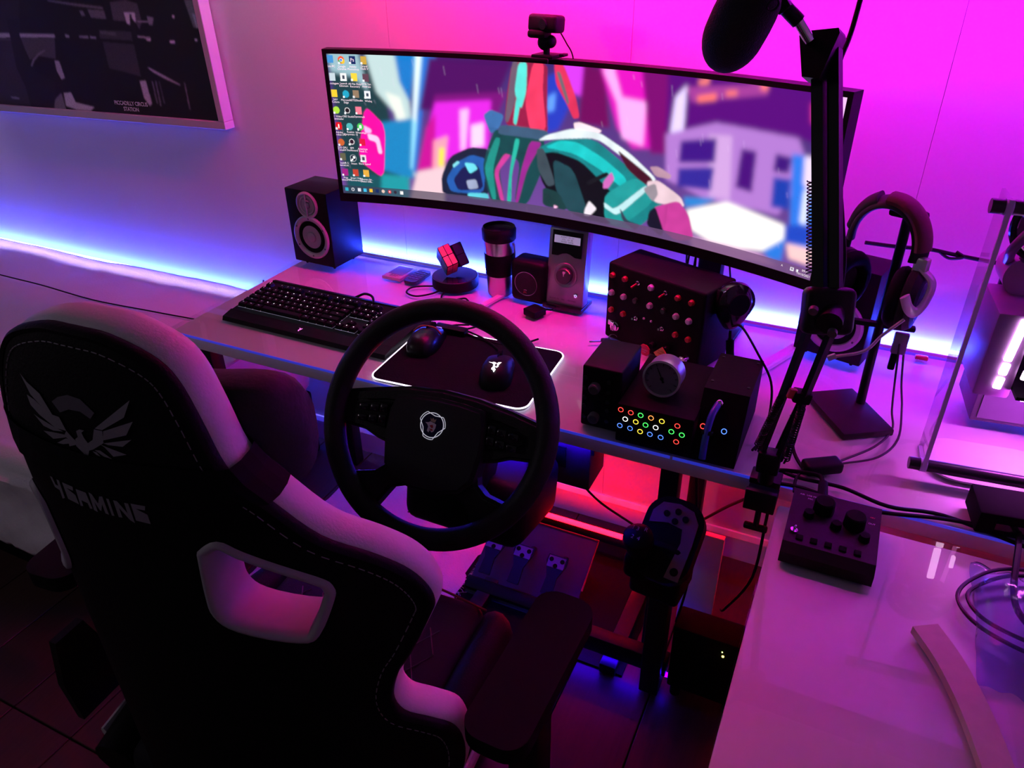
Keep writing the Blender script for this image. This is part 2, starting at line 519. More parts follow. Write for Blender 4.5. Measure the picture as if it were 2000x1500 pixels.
SCR_FG=[(250,15,160,[(0.070,0.339),(0.112,0.480),(0.098,0.874),(0.043,0.740)]),
(255,180,235,[(0.063,0.480),(0.080,0.509),(0.079,0.536),(0.065,0.539)]),
(255,200,240,[(0.070,0.539),(0.095,0.560),(0.100,0.682),(0.091,0.684),(0.088,0.599),(0.072,0.585)]),
(25,35,60,[(0.230,0.818),(0.253,0.660),(0.300,0.582),(0.343,0.585),(0.337,0.940),(0.230,0.952)]),
(35,90,170,[(0.241,0.833),(0.264,0.706),(0.300,0.636),(0.333,0.653),(0.325,0.916),(0.250,0.925)]),
(25,30,80,[(0.257,0.828),(0.281,0.726),(0.316,0.704),(0.326,0.877),(0.267,0.908)]),
(130,220,235,[(0.257,0.723),(0.269,0.689),(0.274,0.702),(0.259,0.745)]),
(110,220,235,[(0.283,0.697),(0.306,0.697),(0.314,0.733),(0.295,0.777)]),
(150,160,190,[(0.286,0.826),(0.309,0.809),(0.314,0.874),(0.291,0.891)]),
(90,200,215,[(0.289,0.916),(0.335,0.903),(0.337,0.952),(0.289,0.950)]),
(60,110,170,[(0.329,0.356),(0.345,0.315),(0.374,0.344),(0.363,0.434),(0.344,0.480)]),
(20,70,75,[(0.355,0.436),(0.461,0.451),(0.457,0.677),(0.424,0.945),(0.394,0.945),(0.407,0.663),(0.390,0.597),(0.361,0.716),(0.372,0.952),(0.340,0.959),(0.324,0.711),(0.340,0.543)]),
(30,140,130,[(0.339,0.616),(0.355,0.497),(0.366,0.502),(0.347,0.721),(0.354,0.940),(0.345,0.950),(0.328,0.728)]),
(40,180,160,[(0.397,0.490),(0.408,0.495),(0.389,0.740),(0.387,0.950),(0.377,0.952),(0.385,0.706)]),
(150,40,140,[(0.429,0.497),(0.456,0.497),(0.423,0.692),(0.403,0.940),(0.396,0.945),(0.410,0.697)]),
(200,60,150,[(0.373,0.604),(0.388,0.607),(0.358,0.736),(0.372,0.947),(0.363,0.947),(0.349,0.738)]),
(150,30,70,[(0.392,-0.001),(0.465,-0.009),(0.464,0.203),(0.467,0.466),(0.412,0.458),(0.374,0.395),(0.381,0.193)]),
(240,60,100,[(0.434,-0.001),(0.457,-0.006),(0.455,0.174),(0.464,0.417),(0.429,0.429),(0.418,0.249)]),
(110,90,110,[(0.392,-0.001),(0.405,-0.004),(0.398,0.254),(0.382,0.393),(0.375,0.381)]),
(90,225,215,[(0.405,0.004),(0.423,-0.001),(0.421,0.184),(0.410,0.300),(0.396,0.191)]),
(80,215,205,[(0.400,0.222),(0.410,0.235),(0.400,0.405),(0.393,0.390)]),
(60,90,120,[(0.363,0.415),(0.391,0.407),(0.467,0.415),(0.467,0.483),(0.412,0.478),(0.360,0.475)]),
(220,50,90,[(0.477,-0.011),(0.496,-0.009),(0.523,0.186),(0.532,0.310),(0.519,0.322),(0.506,0.240),(0.482,0.120)]),
(110,100,110,[(0.482,0.043),(0.490,0.040),(0.510,0.222),(0.506,0.240)]),
(255,225,235,[(0.520,0.347),(0.532,0.337),(0.578,0.371),(0.574,0.390),(0.541,0.410),(0.522,0.385)]),
(225,235,240,[(0.445,0.490),(0.464,0.446),(0.520,0.381),(0.572,0.385),(0.637,0.490),(0.693,0.621),(0.686,0.646),(0.627,0.529),(0.568,0.424),(0.489,0.463)]),
(20,125,130,[(0.445,0.541),(0.483,0.466),(0.562,0.427),(0.639,0.587),(0.676,0.648),(0.663,0.740),(0.715,0.772),(0.658,0.986),(0.604,0.988),(0.503,0.903),(0.457,0.711)]),
(25,190,190,[(0.459,0.529),(0.494,0.468),(0.531,0.468),(0.585,0.548),(0.635,0.655),(0.626,0.721),(0.576,0.619),(0.522,0.543)]),
(8,14,22,[(0.448,0.575),(0.483,0.548),(0.538,0.587),(0.600,0.750),(0.622,0.806),(0.609,0.984),(0.537,0.976),(0.480,0.879),(0.452,0.750)]),
(30,70,80,[(0.478,0.597),(0.522,0.646),(0.559,0.945),(0.515,0.952),(0.485,0.806)]),
(60,75,85,[(0.443,0.543),(0.459,0.536),(0.485,0.770),(0.468,0.796),(0.446,0.682)]),
(25,60,62,[(0.457,0.801),(0.491,0.821),(0.514,0.942),(0.457,0.935)]),
(70,20,40,[(0.611,0.478),(0.628,0.512),(0.689,0.631),(0.672,0.675),(0.633,0.590)]),
(200,100,180,[(0.586,0.699),(0.602,0.624),(0.609,0.670),(0.597,0.738),(0.586,0.745)]),
(20,25,30,[(0.550,0.719),(0.592,0.629),(0.598,0.650),(0.556,0.740)]),
(30,150,150,[(0.590,0.784),(0.650,0.631),(0.693,0.704),(0.685,0.794),(0.646,0.923),(0.614,0.981),(0.592,0.942)]),
(190,230,235,[(0.590,0.835),(0.612,0.874),(0.672,0.675),(0.681,0.689),(0.619,0.913),(0.591,0.872)]),
(230,200,210,[(0.673,0.650),(0.696,0.626),(0.744,0.704),(0.753,0.757),(0.741,0.767),(0.690,0.772)]),
(150,140,150,[(0.667,0.697),(0.692,0.648),(0.699,0.716),(0.690,0.772)]),
(195,60,150,[(0.691,0.806),(0.740,0.728),(0.763,0.806),(0.778,0.954),(0.743,0.991),(0.715,0.942),(0.702,0.850)]),
(20,20,40,[(0.684,0.835),(0.696,0.799),(0.717,0.950),(0.712,0.986),(0.681,0.933)]),
(50,60,80,[(0.623,0.850),(0.640,0.928),(0.668,0.942),(0.658,0.986),(0.630,0.935)]),
(180,140,160,[(0.677,0.553),(0.694,0.541),(0.722,0.580),(0.719,0.607),(0.691,0.607)]),
(235,225,235,[(0.550,0.906),(0.558,0.845),(0.567,0.867),(0.575,0.891),(0.561,0.950),(0.548,0.952)]),
(255,190,230,[(0.482,0.916),(0.492,0.925),(0.483,0.945)]),
]
ICONS=[(0.007,0.035,"4090d0"),(0.030,0.040,"f05030"),(0.054,0.038,"102a60"),(0.078,0.038,"c8a040"),(0.007,0.154,"c0d0d8"),(0.031,0.154,"f0f0f0"),(0.054,0.152,"f0d040"),(0.079,0.154,"604050"),(0.007,0.266,"f0c830"),(0.032,0.269,"20a0c0"),(0.054,0.266,"907860"),(0.079,0.269,"f0f0ff"),(0.007,0.383,"a8d840"),(0.031,0.383,"201820"),(0.056,0.381,"f07890"),(0.008,0.495,"d81018"),(0.032,0.497,"50b0b0"),(0.056,0.495,"40c050"),(0.009,0.614,"c86030"),(0.033,0.607,"301828"),(0.057,0.607,"d81840"),(0.009,0.721,"606048"),(0.032,0.728,"e8e8f0"),(0.055,0.728,"e0d8e0"),(0.010,0.838,"a02080"),(0.034,0.838,"c04030"),(0.058,0.838,"e0a840")]
TASKB=[(0.009,0.986,"30a8c0"),(0.023,0.986,"e0e0e8"),(0.038,0.984,"d8d8e0"),(0.051,0.988,"40b8e0"),(0.065,0.988,"f0b830"),(0.079,0.986,"102a60"),(0.093,0.988,"e0c0b0"),(0.108,0.986,"e03838"),(0.121,0.988,"302838"),(0.136,0.988,"e8e8e8")]
CAPS=[(0.007, 0.081, 'Este PC'), (0.03, 0.089, 'Google\nChrome'), (0.054, 0.089, 'Adobe\nPhotoshop'), (0.078, 0.084, 'Grand\nTheft V'), (0.007, 0.196, 'Reciclagem'), (0.03, 0.203, 'Launch\nEdomain'), (0.054, 0.205, 'All File Data\nRecovery'), (0.079, 0.203, 'GTA San\nAndreas'), (0.008, 0.315, 'SAV\nColuna'), (0.031, 0.317, 'Microsoft\nEdge'), (0.055, 0.308, 'ETS2Studio'), (0.08, 0.31, 'Winhq'), (0.007, 0.434, 'PC Video\nDownloader'), (0.032, 0.424, 'OBS Studio'), (0.056, 0.422, 'Opentrack'), (0.008, 0.548, 'Adobe\nAcrobat DC'), (0.033, 0.543, 'Reaktis\nCorporate 15'), (0.056, 0.536, 'WhatsApp'), (0.009, 0.66, 'ASUS GPU\nTweakII'), (0.032, 0.66, 'SIM\nDashboard'), (0.056, 0.663, 'American\nTruck S..'), (0.009, 0.774, 'TrackIR 5\nGameList'), (0.033, 0.767, 'Steam'), (0.057, 0.765, 'Black Squad'), (0.01, 0.886, 'Free\nVideo2MP3'), (0.035, 0.886, 'Smart Video\nConverter V..'), (0.057, 0.891, 'Counter-Str..\nGlobal Offe..')]
CLOCK=[(0.948, 0.998, '^'), (0.989, 0.981, '09:15'), (0.984, 1.003, '19/10/2021')]
PIC=[(22,20,34,[(-1.166,1.378),(-1.022,1.381),(-1.185,1.062),(-1.123,1.071),(-1.344,1.058)]),
(60,60,85,[(-1.229,1.265),(-0.912,1.281),(-0.935,1.220),(-1.024,1.226),(-1.133,1.175),(-1.282,1.170)]),
(28,28,60,[(-1.231,1.261),(-1.104,1.265),(-1.121,1.133),(-1.125,1.067),(-1.344,1.058)]),
(150,150,165,[(-1.219,1.283),(-0.908,1.290),(-0.909,1.282),(-1.227,1.269)]),
(90,90,105,[(-0.895,1.384),(-0.796,1.378),(-0.668,1.371),(-0.670,1.365),(-0.780,1.371),(-0.896,1.381)]),
(100,98,110,[(-0.770,1.359),(-0.755,1.359),(-0.751,1.346),(-0.766,1.345)]),
(90,88,100,[(-0.734,1.363),(-0.667,1.362),(-0.666,1.340),(-0.728,1.342)]),
(70,66,78,[(-0.634,1.384),(-0.571,1.391),(-0.528,1.383),(-0.527,1.336),(-0.543,1.317),(-0.550,1.335),(-0.638,1.338)]),
(190,188,200,[(-0.588,1.359),(-0.546,1.360),(-0.549,1.338),(-0.571,1.328),(-0.587,1.331)]),
(15,12,18,[(-0.568,1.356),(-0.560,1.356),(-0.561,1.347),(-0.553,1.335),(-0.559,1.292),(-0.573,1.291),(-0.575,1.331)]),
(150,148,160,[(-0.542,1.339),(-0.485,1.340),(-0.486,1.337),(-0.543,1.336)]),
(120,118,130,[(-0.501,1.352),(-0.477,1.349),(-0.488,1.330),(-0.501,1.331)]),
(120,120,135,[(-0.800,1.290),(-0.762,1.292),(-0.763,1.285),(-0.801,1.285)]),
(130,130,140,[(-0.753,1.291),(-0.729,1.291),(-0.731,1.285),(-0.755,1.285)]),
(140,140,150,[(-0.861,1.291),(-0.843,1.291),(-0.846,1.284),(-0.861,1.284)]),
(55,48,58,[(-0.708,1.309),(-0.578,1.310),(-0.581,1.286),(-0.714,1.287)]),
(52,44,54,[(-0.706,1.278),(-0.579,1.276),(-0.582,1.189),(-0.648,1.199),(-0.707,1.205)]),
(80,76,88,[(-0.706,1.307),(-0.641,1.306),(-0.642,1.296),(-0.708,1.300)]),
(150,148,160,[(-0.556,1.300),(-0.506,1.298),(-0.506,1.294),(-0.558,1.296)]),
(200,198,205,[(-0.524,1.294),(-0.506,1.293),(-0.511,1.288),(-0.524,1.290)]),
(210,210,220,[(-0.434,1.291),(-0.416,1.293),(-0.417,1.287),(-0.434,1.287)]),
(200,200,210,[(-0.339,1.301),(-0.330,1.300),(-0.331,1.295),(-0.339,1.296)]),
(220,220,230,[(-0.403,1.357),(-0.397,1.358),(-0.399,1.351),(-0.405,1.352)]),
(110,104,116,[(-0.348,1.396),(-0.314,1.397),(-0.314,1.328),(-0.334,1.330)]),
(170,165,175,[(-0.329,1.364),(-0.320,1.363),(-0.318,1.330),(-0.324,1.328)]),
(150,148,165,[(-0.942,1.215),(-0.922,1.214),(-0.918,1.166),(-0.936,1.160),(-0.946,1.185)]),
(165,160,172,[(-0.592,1.176),(-0.567,1.179),(-0.563,1.115),(-0.575,1.107),(-0.591,1.130)]),
(170,168,185,[(-0.944,1.119),(-0.909,1.123),(-0.901,1.094),(-0.820,1.086),(-0.840,1.074),(-0.905,1.072),(-0.951,1.080)]),
(100,98,115,[(-1.011,1.075),(-0.992,1.098),(-0.955,1.119),(-0.956,1.068),(-1.012,1.066)]),
(15,12,18,[(-1.110,1.327),(-1.055,1.327),(-1.070,1.281),(-1.066,1.241),(-1.048,1.176),(-0.968,1.149),(-1.013,1.064),(-1.123,1.071),(-1.121,1.125),(-1.136,1.182)]),
(110,108,125,[(-1.062,1.193),(-1.041,1.215),(-1.004,1.234),(-0.971,1.245),(-0.973,1.242),(-1.006,1.228),(-1.037,1.210),(-1.058,1.191)]),
(150,148,160,[(-0.547,1.216),(-0.537,1.215),(-0.475,1.193),(-0.430,1.176),(-0.435,1.175),(-0.486,1.189),(-0.527,1.204)]),
(90,88,98,[(-0.543,1.179),(-0.538,1.179),(-0.538,1.117),(-0.543,1.116)]),
(100,98,108,[(-0.528,1.180),(-0.524,1.180),(-0.526,1.111),(-0.531,1.110)]),
(80,78,88,[(-0.514,1.181),(-0.511,1.181),(-0.509,1.119),(-0.513,1.118)]),
(120,118,128,[(-0.414,1.183),(-0.411,1.184),(-0.412,1.109),(-0.415,1.109)]),
(120,118,128,[(-1.215,1.090),(-1.169,1.090),(-1.175,1.084),(-1.209,1.085)]),
]
PICTXT=[((-0.653, 1.108), 'PICCADILLY CIRCUS'), ((-0.657, 1.091), 'STATION')]
EMB={"wl":[[(-0.077,1.181),(-0.067,1.175),(-0.047,1.168),(-0.031,1.149),(-0.034,1.148),(-0.048,1.155),(-0.063,1.163)],[(-0.070,1.161),(-0.058,1.159),(-0.037,1.150),(-0.022,1.150),(-0.015,1.137),(-0.030,1.136),(-0.053,1.144),(-0.066,1.151)],[(-0.063,1.142),(-0.054,1.140),(-0.034,1.137),(-0.020,1.135),(-0.035,1.132),(-0.050,1.133)],[(-0.052,1.127),(-0.036,1.130),(-0.019,1.132),(-0.018,1.129),(-0.038,1.122)],[(-0.033,1.119),(-0.018,1.128),(-0.005,1.130),(-0.003,1.125),(-0.015,1.120),(-0.015,1.123),(-0.024,1.120)]],
"body":[[(-0.001,1.140),(0.004,1.143),(0.010,1.143),(0.006,1.140),(0.008,1.135),(0.012,1.130),(0.019,1.135),(0.023,1.147),(0.033,1.147),(0.032,1.134),(0.017,1.124),(0.012,1.122),(0.006,1.109),(0.003,1.117),(-0.005,1.123),(-0.004,1.131),(0.000,1.134)],[(-0.015,1.137),(-0.005,1.129),(-0.004,1.125),(-0.020,1.130)]],
"wr":[[(0.024,1.148),(0.068,1.183),(0.060,1.165),(0.033,1.148)],[(0.034,1.147),(0.069,1.162),(0.060,1.147),(0.032,1.137)],[(0.032,1.134),(0.065,1.143),(0.054,1.134),(0.037,1.133)],[(0.027,1.132),(0.037,1.130),(0.057,1.126),(0.041,1.121),(0.032,1.130)],[(0.019,1.124),(0.026,1.125),(0.039,1.118),(0.029,1.119)],[(0.016,1.122),(0.021,1.122),(0.025,1.118),(0.020,1.119)]],
"ring":[[(-0.030,1.164),(-0.020,1.171),(-0.006,1.176),(0.010,1.175),(0.026,1.164),(0.020,1.157),(0.008,1.162),(-0.007,1.161),(-0.020,1.155)],[(0.016,1.106),(0.026,1.114),(0.041,1.112),(0.037,1.103),(0.027,1.096),(0.017,1.098)],[(-0.038,1.109),(-0.020,1.116),(-0.004,1.105),(-0.016,1.104),(-0.031,1.105)]],
}

# ------------------------------------------------------------------ the room
wallm = M('white_wall_paint', (.74, .73, .75), .7, var=.03, scale=160, bump=.12)
YW = .62
bm = N(); box(bm, (-.15, -.8, -.02), (4.7, 3.0, .04))
floor = struct('floor', bm, M('floor_underlay', (.02, .014, .013), .8), 'dark floor of the room')
pm = []
plank_mats = [M('dark_plank_%s' % k, c, .42, var=.3, scale=9, bump=.25, stretch=(14, 1, 1), spec=.2) for k, c in (('a', (.045, .024, .019)), ('b', (.038, .021, .017)), ('c', (.052, .028, .021)))]
for k in range(3):
    bm = N(); box(bm, (0, 0, .006), (.187, 1.196, .012), bev=.0015, seg=1)
    pm.append(mesh_of(bm, 'plank', False)); pm[-1].materials.append(plank_mats[k])
for i in range(25):
    for j in range(3):
        o = obj('plank', pm[(i * 2 + j * 5 + (i * j) % 3) % 3], None, floor)
        yy = .02 - j * 1.2 + ((i * 7) % 5 - 2) * .0
        o.location = (-2.4 + .19 * i + .095, yy, 0)
bm = N(); box(bm, (-.15, YW + .06, 1.2), (4.7, .09, 2.5))
wall = struct('wall_back', bm, M('wall_core', (.3, .28, .3), .9), 'white wall behind the desk')
for x0, x1 in ((-2.5, .273), (.275, .894), (.896, 1.514), (1.516, 2.2)):
    bm = N(); box(bm, ((x0 + x1) / 2, YW + .006, 1.2), (x1 - x0 + .0012, .016, 2.4), bev=.0004, seg=1)
    obj('wall_panel', bm, wallm, wall, False)
bm = N(); box(bm, (2.25, -.8, 1.2), (.1, 3.0, 2.5)); struct('wall_right', bm, wallm, 'white wall at the right end of the desk')
bm = N(); box(bm, (-2.55, -.8, 1.2), (.1, 3.0, 2.5)); struct('wall_left', bm, wallm, 'white wall beyond the bed')
bm = N(); prism(bm, [(0, 0), (-.014, 0), (-.014, .075), (-.008, .09), (0, .09)], -2.3, 2.2, Matrix(((0, 0, 1, 0), (1, 0, 0, YW - .001), (0, 1, 0, .012), (0, 0, 0, 1))))
struct('baseboard_back', bm, white, 'white baseboard below the red lit wall')

# ------------------------------------------------------------------ LED strips
def led(name, label, x0, x1, y, z, col, back=None, sy=.008, sz=.006):
    t = thing(name, label, 'light strip', ((x0 + x1) / 2, y, z))
    bm = N(); box(bm, (0, 0, 0), (x1 - x0, sy, sz))
    obj('led_tape', bm, E('led_' + label[:24].replace(' ', '_'), *col), t, False)
    if back:
        bm = N(); box(bm, (0, (.61 - y) / 2 - .008, .024), (x1 - x0, .61 - y + .02, .006)); obj('channel', bm, white, t, False)
        dr = .108 if back > .02 else .26
        bm = N(); box(bm, (0, -.012, .021 - dr / 2), (x1 - x0, .003, dr)); obj('light_shield', bm, GLASS('shield_tint_%d' % int(back * 100), (back, back, back), .3, 1.2), t, False)  # unseen sheet added to hold the strip's light off the room
    return t
led('light_strip', 'blue light strip along the wall behind the white desk', .02, 2.18, .6045, .760, LED_BLUE, None, .006, .006)
led('light_strip', 'blue light strip along the wall behind the bed', -2.48, -.05, .598, .540, LED_BLUE_BED, None)
led('light_strip', 'pink light strip high on the wall above the monitor', .38, 1.06, .41, 1.78, LED_PINK, .5)
led('light_strip', 'magenta light strip high on the wall above the headset', 1.08, 2.18, .41, 1.78, LED_MAGENTA, .03)
led('light_strip', 'dim rosy light strip high on the wall above the picture', -2.45, -.05, .580, 2.02, LED_WARM_FILL, .01)  # unseen strip added to brighten the left wall

t = thing('fill_globe', 'dim white fill globe added out of view in the open side of the room', 'fill light', (-1.25, -1.75, 2.25))  # globe added out of view to lift the left wall
bm = N(); cyl(bm, (0, 0, -.20), (0, 0, .04), .004, n=8); cyl(bm, (0, 0, -.22), (0, 0, -.17), .03, n=20); obj('stem', bm, darkgrey, t)
bm = N(); sph(bm, (0, 0, -.30), .09, n=28, h=16); obj('globe', bm, E('fill_globe_glow', (1., .86, 1.), FILL_GLOW), t)

# ------------------------------------------------------------------ desks and their glass tops
deskm = M('white_laminate', (.70, .69, .71), .42, var=.04, scale=60)
glassm = GLASS('clear_glass', (.985, .985, .99), .006, 1.5)
edgem = E('edge_lit_glass', (.03, .055, 1.), .38)  # emission stands in for LED light guided through the pane
t = thing('desk', 'long white computer desk along the wall, under the monitor', 'desk', (0, 0, 0))
bm = N(); box(bm, (1.09, .2985, .727), (2.18, .585, .034), bev=.004)
obj('desk_top', bm, deskm, t)
for x in (.05, 1.178, 2.12):
    for y in ((.06, .54) if x != 1.178 else (.175, .54)):
        bm = N(); box(bm, (x, y, .361), (.04, .04, .698), bev=.004); obj('leg', bm, blackmet, t)
for x in (.05, 1.178, 2.12):
    bm = N(); box(bm, (x, .36, .69), (.03, .34, .03)); obj('rail', bm, blackmet, t)
bm = N(); box(bm, (1.09, .5925, .742), (2.17, .008, .03)); box(bm, (1.45, .605, .745), (1.44, .018, .004)); obj('back_lip', bm, deskm, t)  # rear filler added to stop LED light leaking down behind the desk
def glass(label, x0, x1, y0, y1, edges):
    g = thing('glass_sheet', label, 'glass top', ((x0 + x1) / 2, (y0 + y1) / 2, .7442), group='glass desk covers')
    W, D = x1 - x0, y1 - y0
    bm = N(); box(bm, (0, 0, .003), (W, D, .0055), bev=.0005, seg=1); obj('pane', bm, glassm, g, False)
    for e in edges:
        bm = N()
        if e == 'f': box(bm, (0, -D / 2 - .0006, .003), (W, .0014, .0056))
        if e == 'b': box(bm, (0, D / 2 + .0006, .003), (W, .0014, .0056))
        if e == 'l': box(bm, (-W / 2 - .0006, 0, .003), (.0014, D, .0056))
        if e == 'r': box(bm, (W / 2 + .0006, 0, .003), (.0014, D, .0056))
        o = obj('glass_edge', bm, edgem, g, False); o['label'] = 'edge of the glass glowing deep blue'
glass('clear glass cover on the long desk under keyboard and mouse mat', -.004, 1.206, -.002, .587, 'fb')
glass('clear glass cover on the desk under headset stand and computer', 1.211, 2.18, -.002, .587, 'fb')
t = thing('desk', 'white side desk standing at a right angle beside the chair', 'desk', (1.40, -.05, 0))
bm = N(); box(bm, (.39, -.50, .727), (.78, 1.0, .034), bev=.004); obj('desk_top', bm, deskm, t)
for x in (.04, .74):
    for y in (-.06, -.94):
        bm = N(); box(bm, (x, y, .361), (.04, .04, .698), bev=.004); obj('leg', bm, white, t)
glass('clear glass cover on the side desk under the small mixer', 1.398, 2.18, -1.05, -.048, '')
# white cable channels on the glass
def chan(label, a, b, wd=.024, h=.012):
    a, b = Vector(a), Vector(b); d = b - a
    t = thing('cable_channel', label, 'cable cover', ((a + b) / 2), (0, 0, math.atan2(d.y, d.x)), 'white cable channels')
    L = d.length
    bm = N(); prism(bm, [(-wd / 2, 0), (wd / 2, 0), (wd / 2, h * .7), (wd / 2 - .003, h), (-wd / 2 + .003, h), (-wd / 2, h * .7)], -L / 2, L / 2, Matrix(((0, 0, 1, 0), (1, 0, 0, 0), (0, 1, 0, 0), (0, 0, 0, 1))))
    obj('cover', bm, white, t, False)
chan('short white cable channel on the desk beside the travel mug', (.620, .41, .7502), (.655, .575, .7502), .016, .008)
chan('long white cable channel running from the gauge console to the speaker', (1.235, .225, .7502), (1.352, .50, .7502))

# ------------------------------------------------------------------ framed picture
t = thing('picture_frame', 'large white framed black and white photograph on the wall', 'picture', (-.28, YW - .006, 1.064), (0, R(-1.4), 0))
fw, fh, fd = 1.12, .78, .038
frm = M('white_frame', (.62, .60, .64), .5, var=.04)
for nm, c, s in (('frame_rail', (-fw / 2, -fd / 2, .011), (fw, fd, .022)), ('frame_rail', (-fw / 2, -fd / 2, fh - .011), (fw, fd, .022)), ('frame_rail', (-.011, -fd / 2, fh / 2), (.022, fd, fh - .044)), ('frame_rail', (-fw + .011, -fd / 2, fh / 2), (.022, fd, fh - .044))):
    bm = N(); box(bm, c, s, bev=.0015, seg=1); obj(nm, bm, frm, t, False)
nc, nr = 420, 290
img = np.tile(np.array([.0032, .003, .0045]), (nr, nc, 1))
rng = np.random.RandomState(3)
x0p, x1p, z0p, z1p = -.28 - fw + .022, -.302, 1.086, 1.064 + fh - .022
ca_, sa_ = math.cos(R(1.4)), math.sin(R(1.4))
def pic_uv(x, z):
    dx, dz = x + .28, z - 1.064
    lx, lz = dx * ca_ + dz * sa_, -dx * sa_ + dz * ca_
    return ((lx + fw - .022) / (fw - .044), 1 - (lz - .022) / (fh - .044))
for k in range(26):
    cx, cy = rng.rand(), .12 + .42 * rng.rand()
    ww, hh = .01 + .03 * rng.rand(), .02 + .09 * rng.rand()
    paint_poly(img, [(cx, cy), (cx + ww, cy), (cx + ww, cy + hh), (cx, cy + hh)], [.05 * rng.rand()] * 3, 1, 1, .5)
for r_, g_, b_, pts in PIC:
    g = sum(lin((r_, g_, b_))) / 3
    paint_poly(img, [pic_uv(*p) for p in pts], (g * 2.0, g * 2.0, g * 2.2), 1, 1)
img = blur(img, .8)
img *= (1 + .25 * (rng.rand(nr, nc, 1) - .5))
U, V = np.meshgrid(np.linspace(-fw + .022, -.022, nc + 1), np.linspace(fh - .022, .022, nr + 1))
grid_print(np.stack([U, np.full_like(U, -fd + .010), V], -1), nc, nr, img, 'photo_print', PRINT('photo_ink', 0, .55), t)
bm = N(); box(bm, (-fw / 2, -.008, fh / 2), (fw - .04, .012, fh - .04)); obj('backing', bm, blackm, t, False)
for (xz, body) in PICTXT:
    u, v = pic_uv(*xz)
    text(body, .0165, M('print_white', (.9, .88, .9), .5), t, (-fw + .022 + u * (fw - .044), -fd + .0094, fh - .022 - v * (fh - .044)), (R(90), 0, 0), bold=.0004, spacing=.93)

# ------------------------------------------------------------------ bed with its white spread
t = thing('bed', 'low bed against the wall left of the desk', 'bed', (-1.25, .15, 0))
bm = N(); box(bm, (0, 0, .13), (2.3, .80, .24), bev=.01); obj('bed_base', bm, blackm, t)
bm = N(); box(bm, (0, .0, .39), (2.34, .82, .27), bev=.05, seg=3); obj('mattress', bm, white, t)
bm = N()
nx, ny = 150, 110
x0, x1 = -2.46, -.035
rows = []
prof = [(.585, .535)] + [(.57 - .86 * i / 60, .0) for i in range(61)]
ys = np.linspace(.578, -.30, 70)
path = [(y, .553 + .006 * math.sin(y * 5)) for y in ys]
for i in range(1, 34):
    a = i / 33.
    if a < .22:
        th = a / .22 * math.pi / 2
        path.append((-.30 - .05 * math.sin(th), .503 + .05 * math.cos(th)))
    else:
        path.append((-.35 - .012 * math.sin(a * 9), .503 - (a - .22) / .78 * .26))
from mathutils import noise as mnoise
grid = []
for (y, z) in path:
    row = []
    for i in range(nx + 1):
        x = x0 + (x1 - x0) * i / nx
        nz_ = mnoise.noise(Vector((x * 3.2, y * 3.6, z * 3)))
        n2 = mnoise.noise(Vector((x * 11 + 5, y * 14, z * 12)))
        q = .0025 * abs(math.sin(x * 58)) ** .3 * 0
        dz = .010 * nz_ + .0035 * n2
        if z < .5:
            dz *= .3
            row.append(bm.verts.new((x, y + .012 * nz_ + .006 * n2 - (.004 * (math.sin(x * 62 + (int(z / .03) % 2) * 3.1) > -.85)), z)))
        else:
            row.append(bm.verts.new((x, y, z + dz)))
    grid.append(row)
for A, B in zip(grid, grid[1:]):
    for i in range(nx):
        bm.faces.new((A[i], A[i + 1], B[i + 1], B[i]))
o = obj('bedspread', bm, M('white_bed_fabric', (.62, .60, .63), .9, var=.06, scale=220, bump=.5, sheen=.3), None, True, 80)
tag(o, 'crumpled white bedspread over the bed with quilted side', 'bedspread')
md = o.modifiers.new('thickness', 'SOLIDIFY'); md.thickness = .006; md.offset = -1
bm = N(); tube(bm, [(-1.5, .33, .567), (-1.16, .317, .569), (-.957, .318, .567), (-.706, .307, .566), (-.477, .318, .568), (-.30, .33, .569), (-.12, .336, .575), (-.05, .335, .63), (-.006, .335, .743)], .0022, 6)
tag(obj('cable', bm, black), 'thin dark cable lying across the white bedspread', 'cable')
bm = N(); box(bm, (-1.62, .52, .583), (.10, .05, .02), (0, 0, .4), bev=.006); tag(obj('remote_control', bm, black), 'small black remote on the bed at the left edge', 'remote')

# ------------------------------------------------------------------ ultrawide monitor
MR, RR, HALF = -.0926, 1.8, math.asin(.5 * 1.172 / 1.8)
mon = thing('ultrawide_monitor', 'very wide curved black monitor showing a neon city wallpaper', 'monitor', (.7863, .3885, .7502), (0, 0, MR))
ZB = .957 - .7502
def scr(s, z, off=0.):
    a = s * HALF
    return Vector(((RR + off) * math.sin(a), (RR + off) * math.cos(a) - RR * math.cos(HALF), z))
def curved_slab(bm, s0, s1, z0, z1, o0, o1, n=60):
    V = []
    for i in range(n + 1):
        s = s0 + (s1 - s0) * i / n
        V.append([bm.verts.new(scr(s, z, o)) for z, o in ((z0, o0), (z1, o0), (z1, o1), (z0, o1))])
    for A, B in zip(V, V[1:]):
        for j in range(4):
            l = (j + 1) % 4
            bm.faces.new((A[j], B[j], B[l], A[l]))
    bm.faces.new(V[0]); bm.faces.new(V[-1][::-1])
H = .36
bz = .010 / .6
for s0, s1, z0, z1 in ((-1, 1, H - .010, H), (-1, 1, 0, .021), (-1, -1 + bz, .021, H - .010), (1 - bz, 1, .021, H - .010)):
    bm = N(); curved_slab(bm, s0, s1, ZB + z0, ZB + z1, -.002, .012, 60 if s1 - s0 > 1 else 2); obj('bezel', bm, black, mon, False)
bm = N(); curved_slab(bm, -1, 1, ZB, ZB + H, .012, .030)
obj('back_cover', bm, black, mon, False)
bm = N(); box(bm, (0, .175, ZB + .19), (.5, .07, .22), bev=.03); obj('back_hump', bm, black, mon)
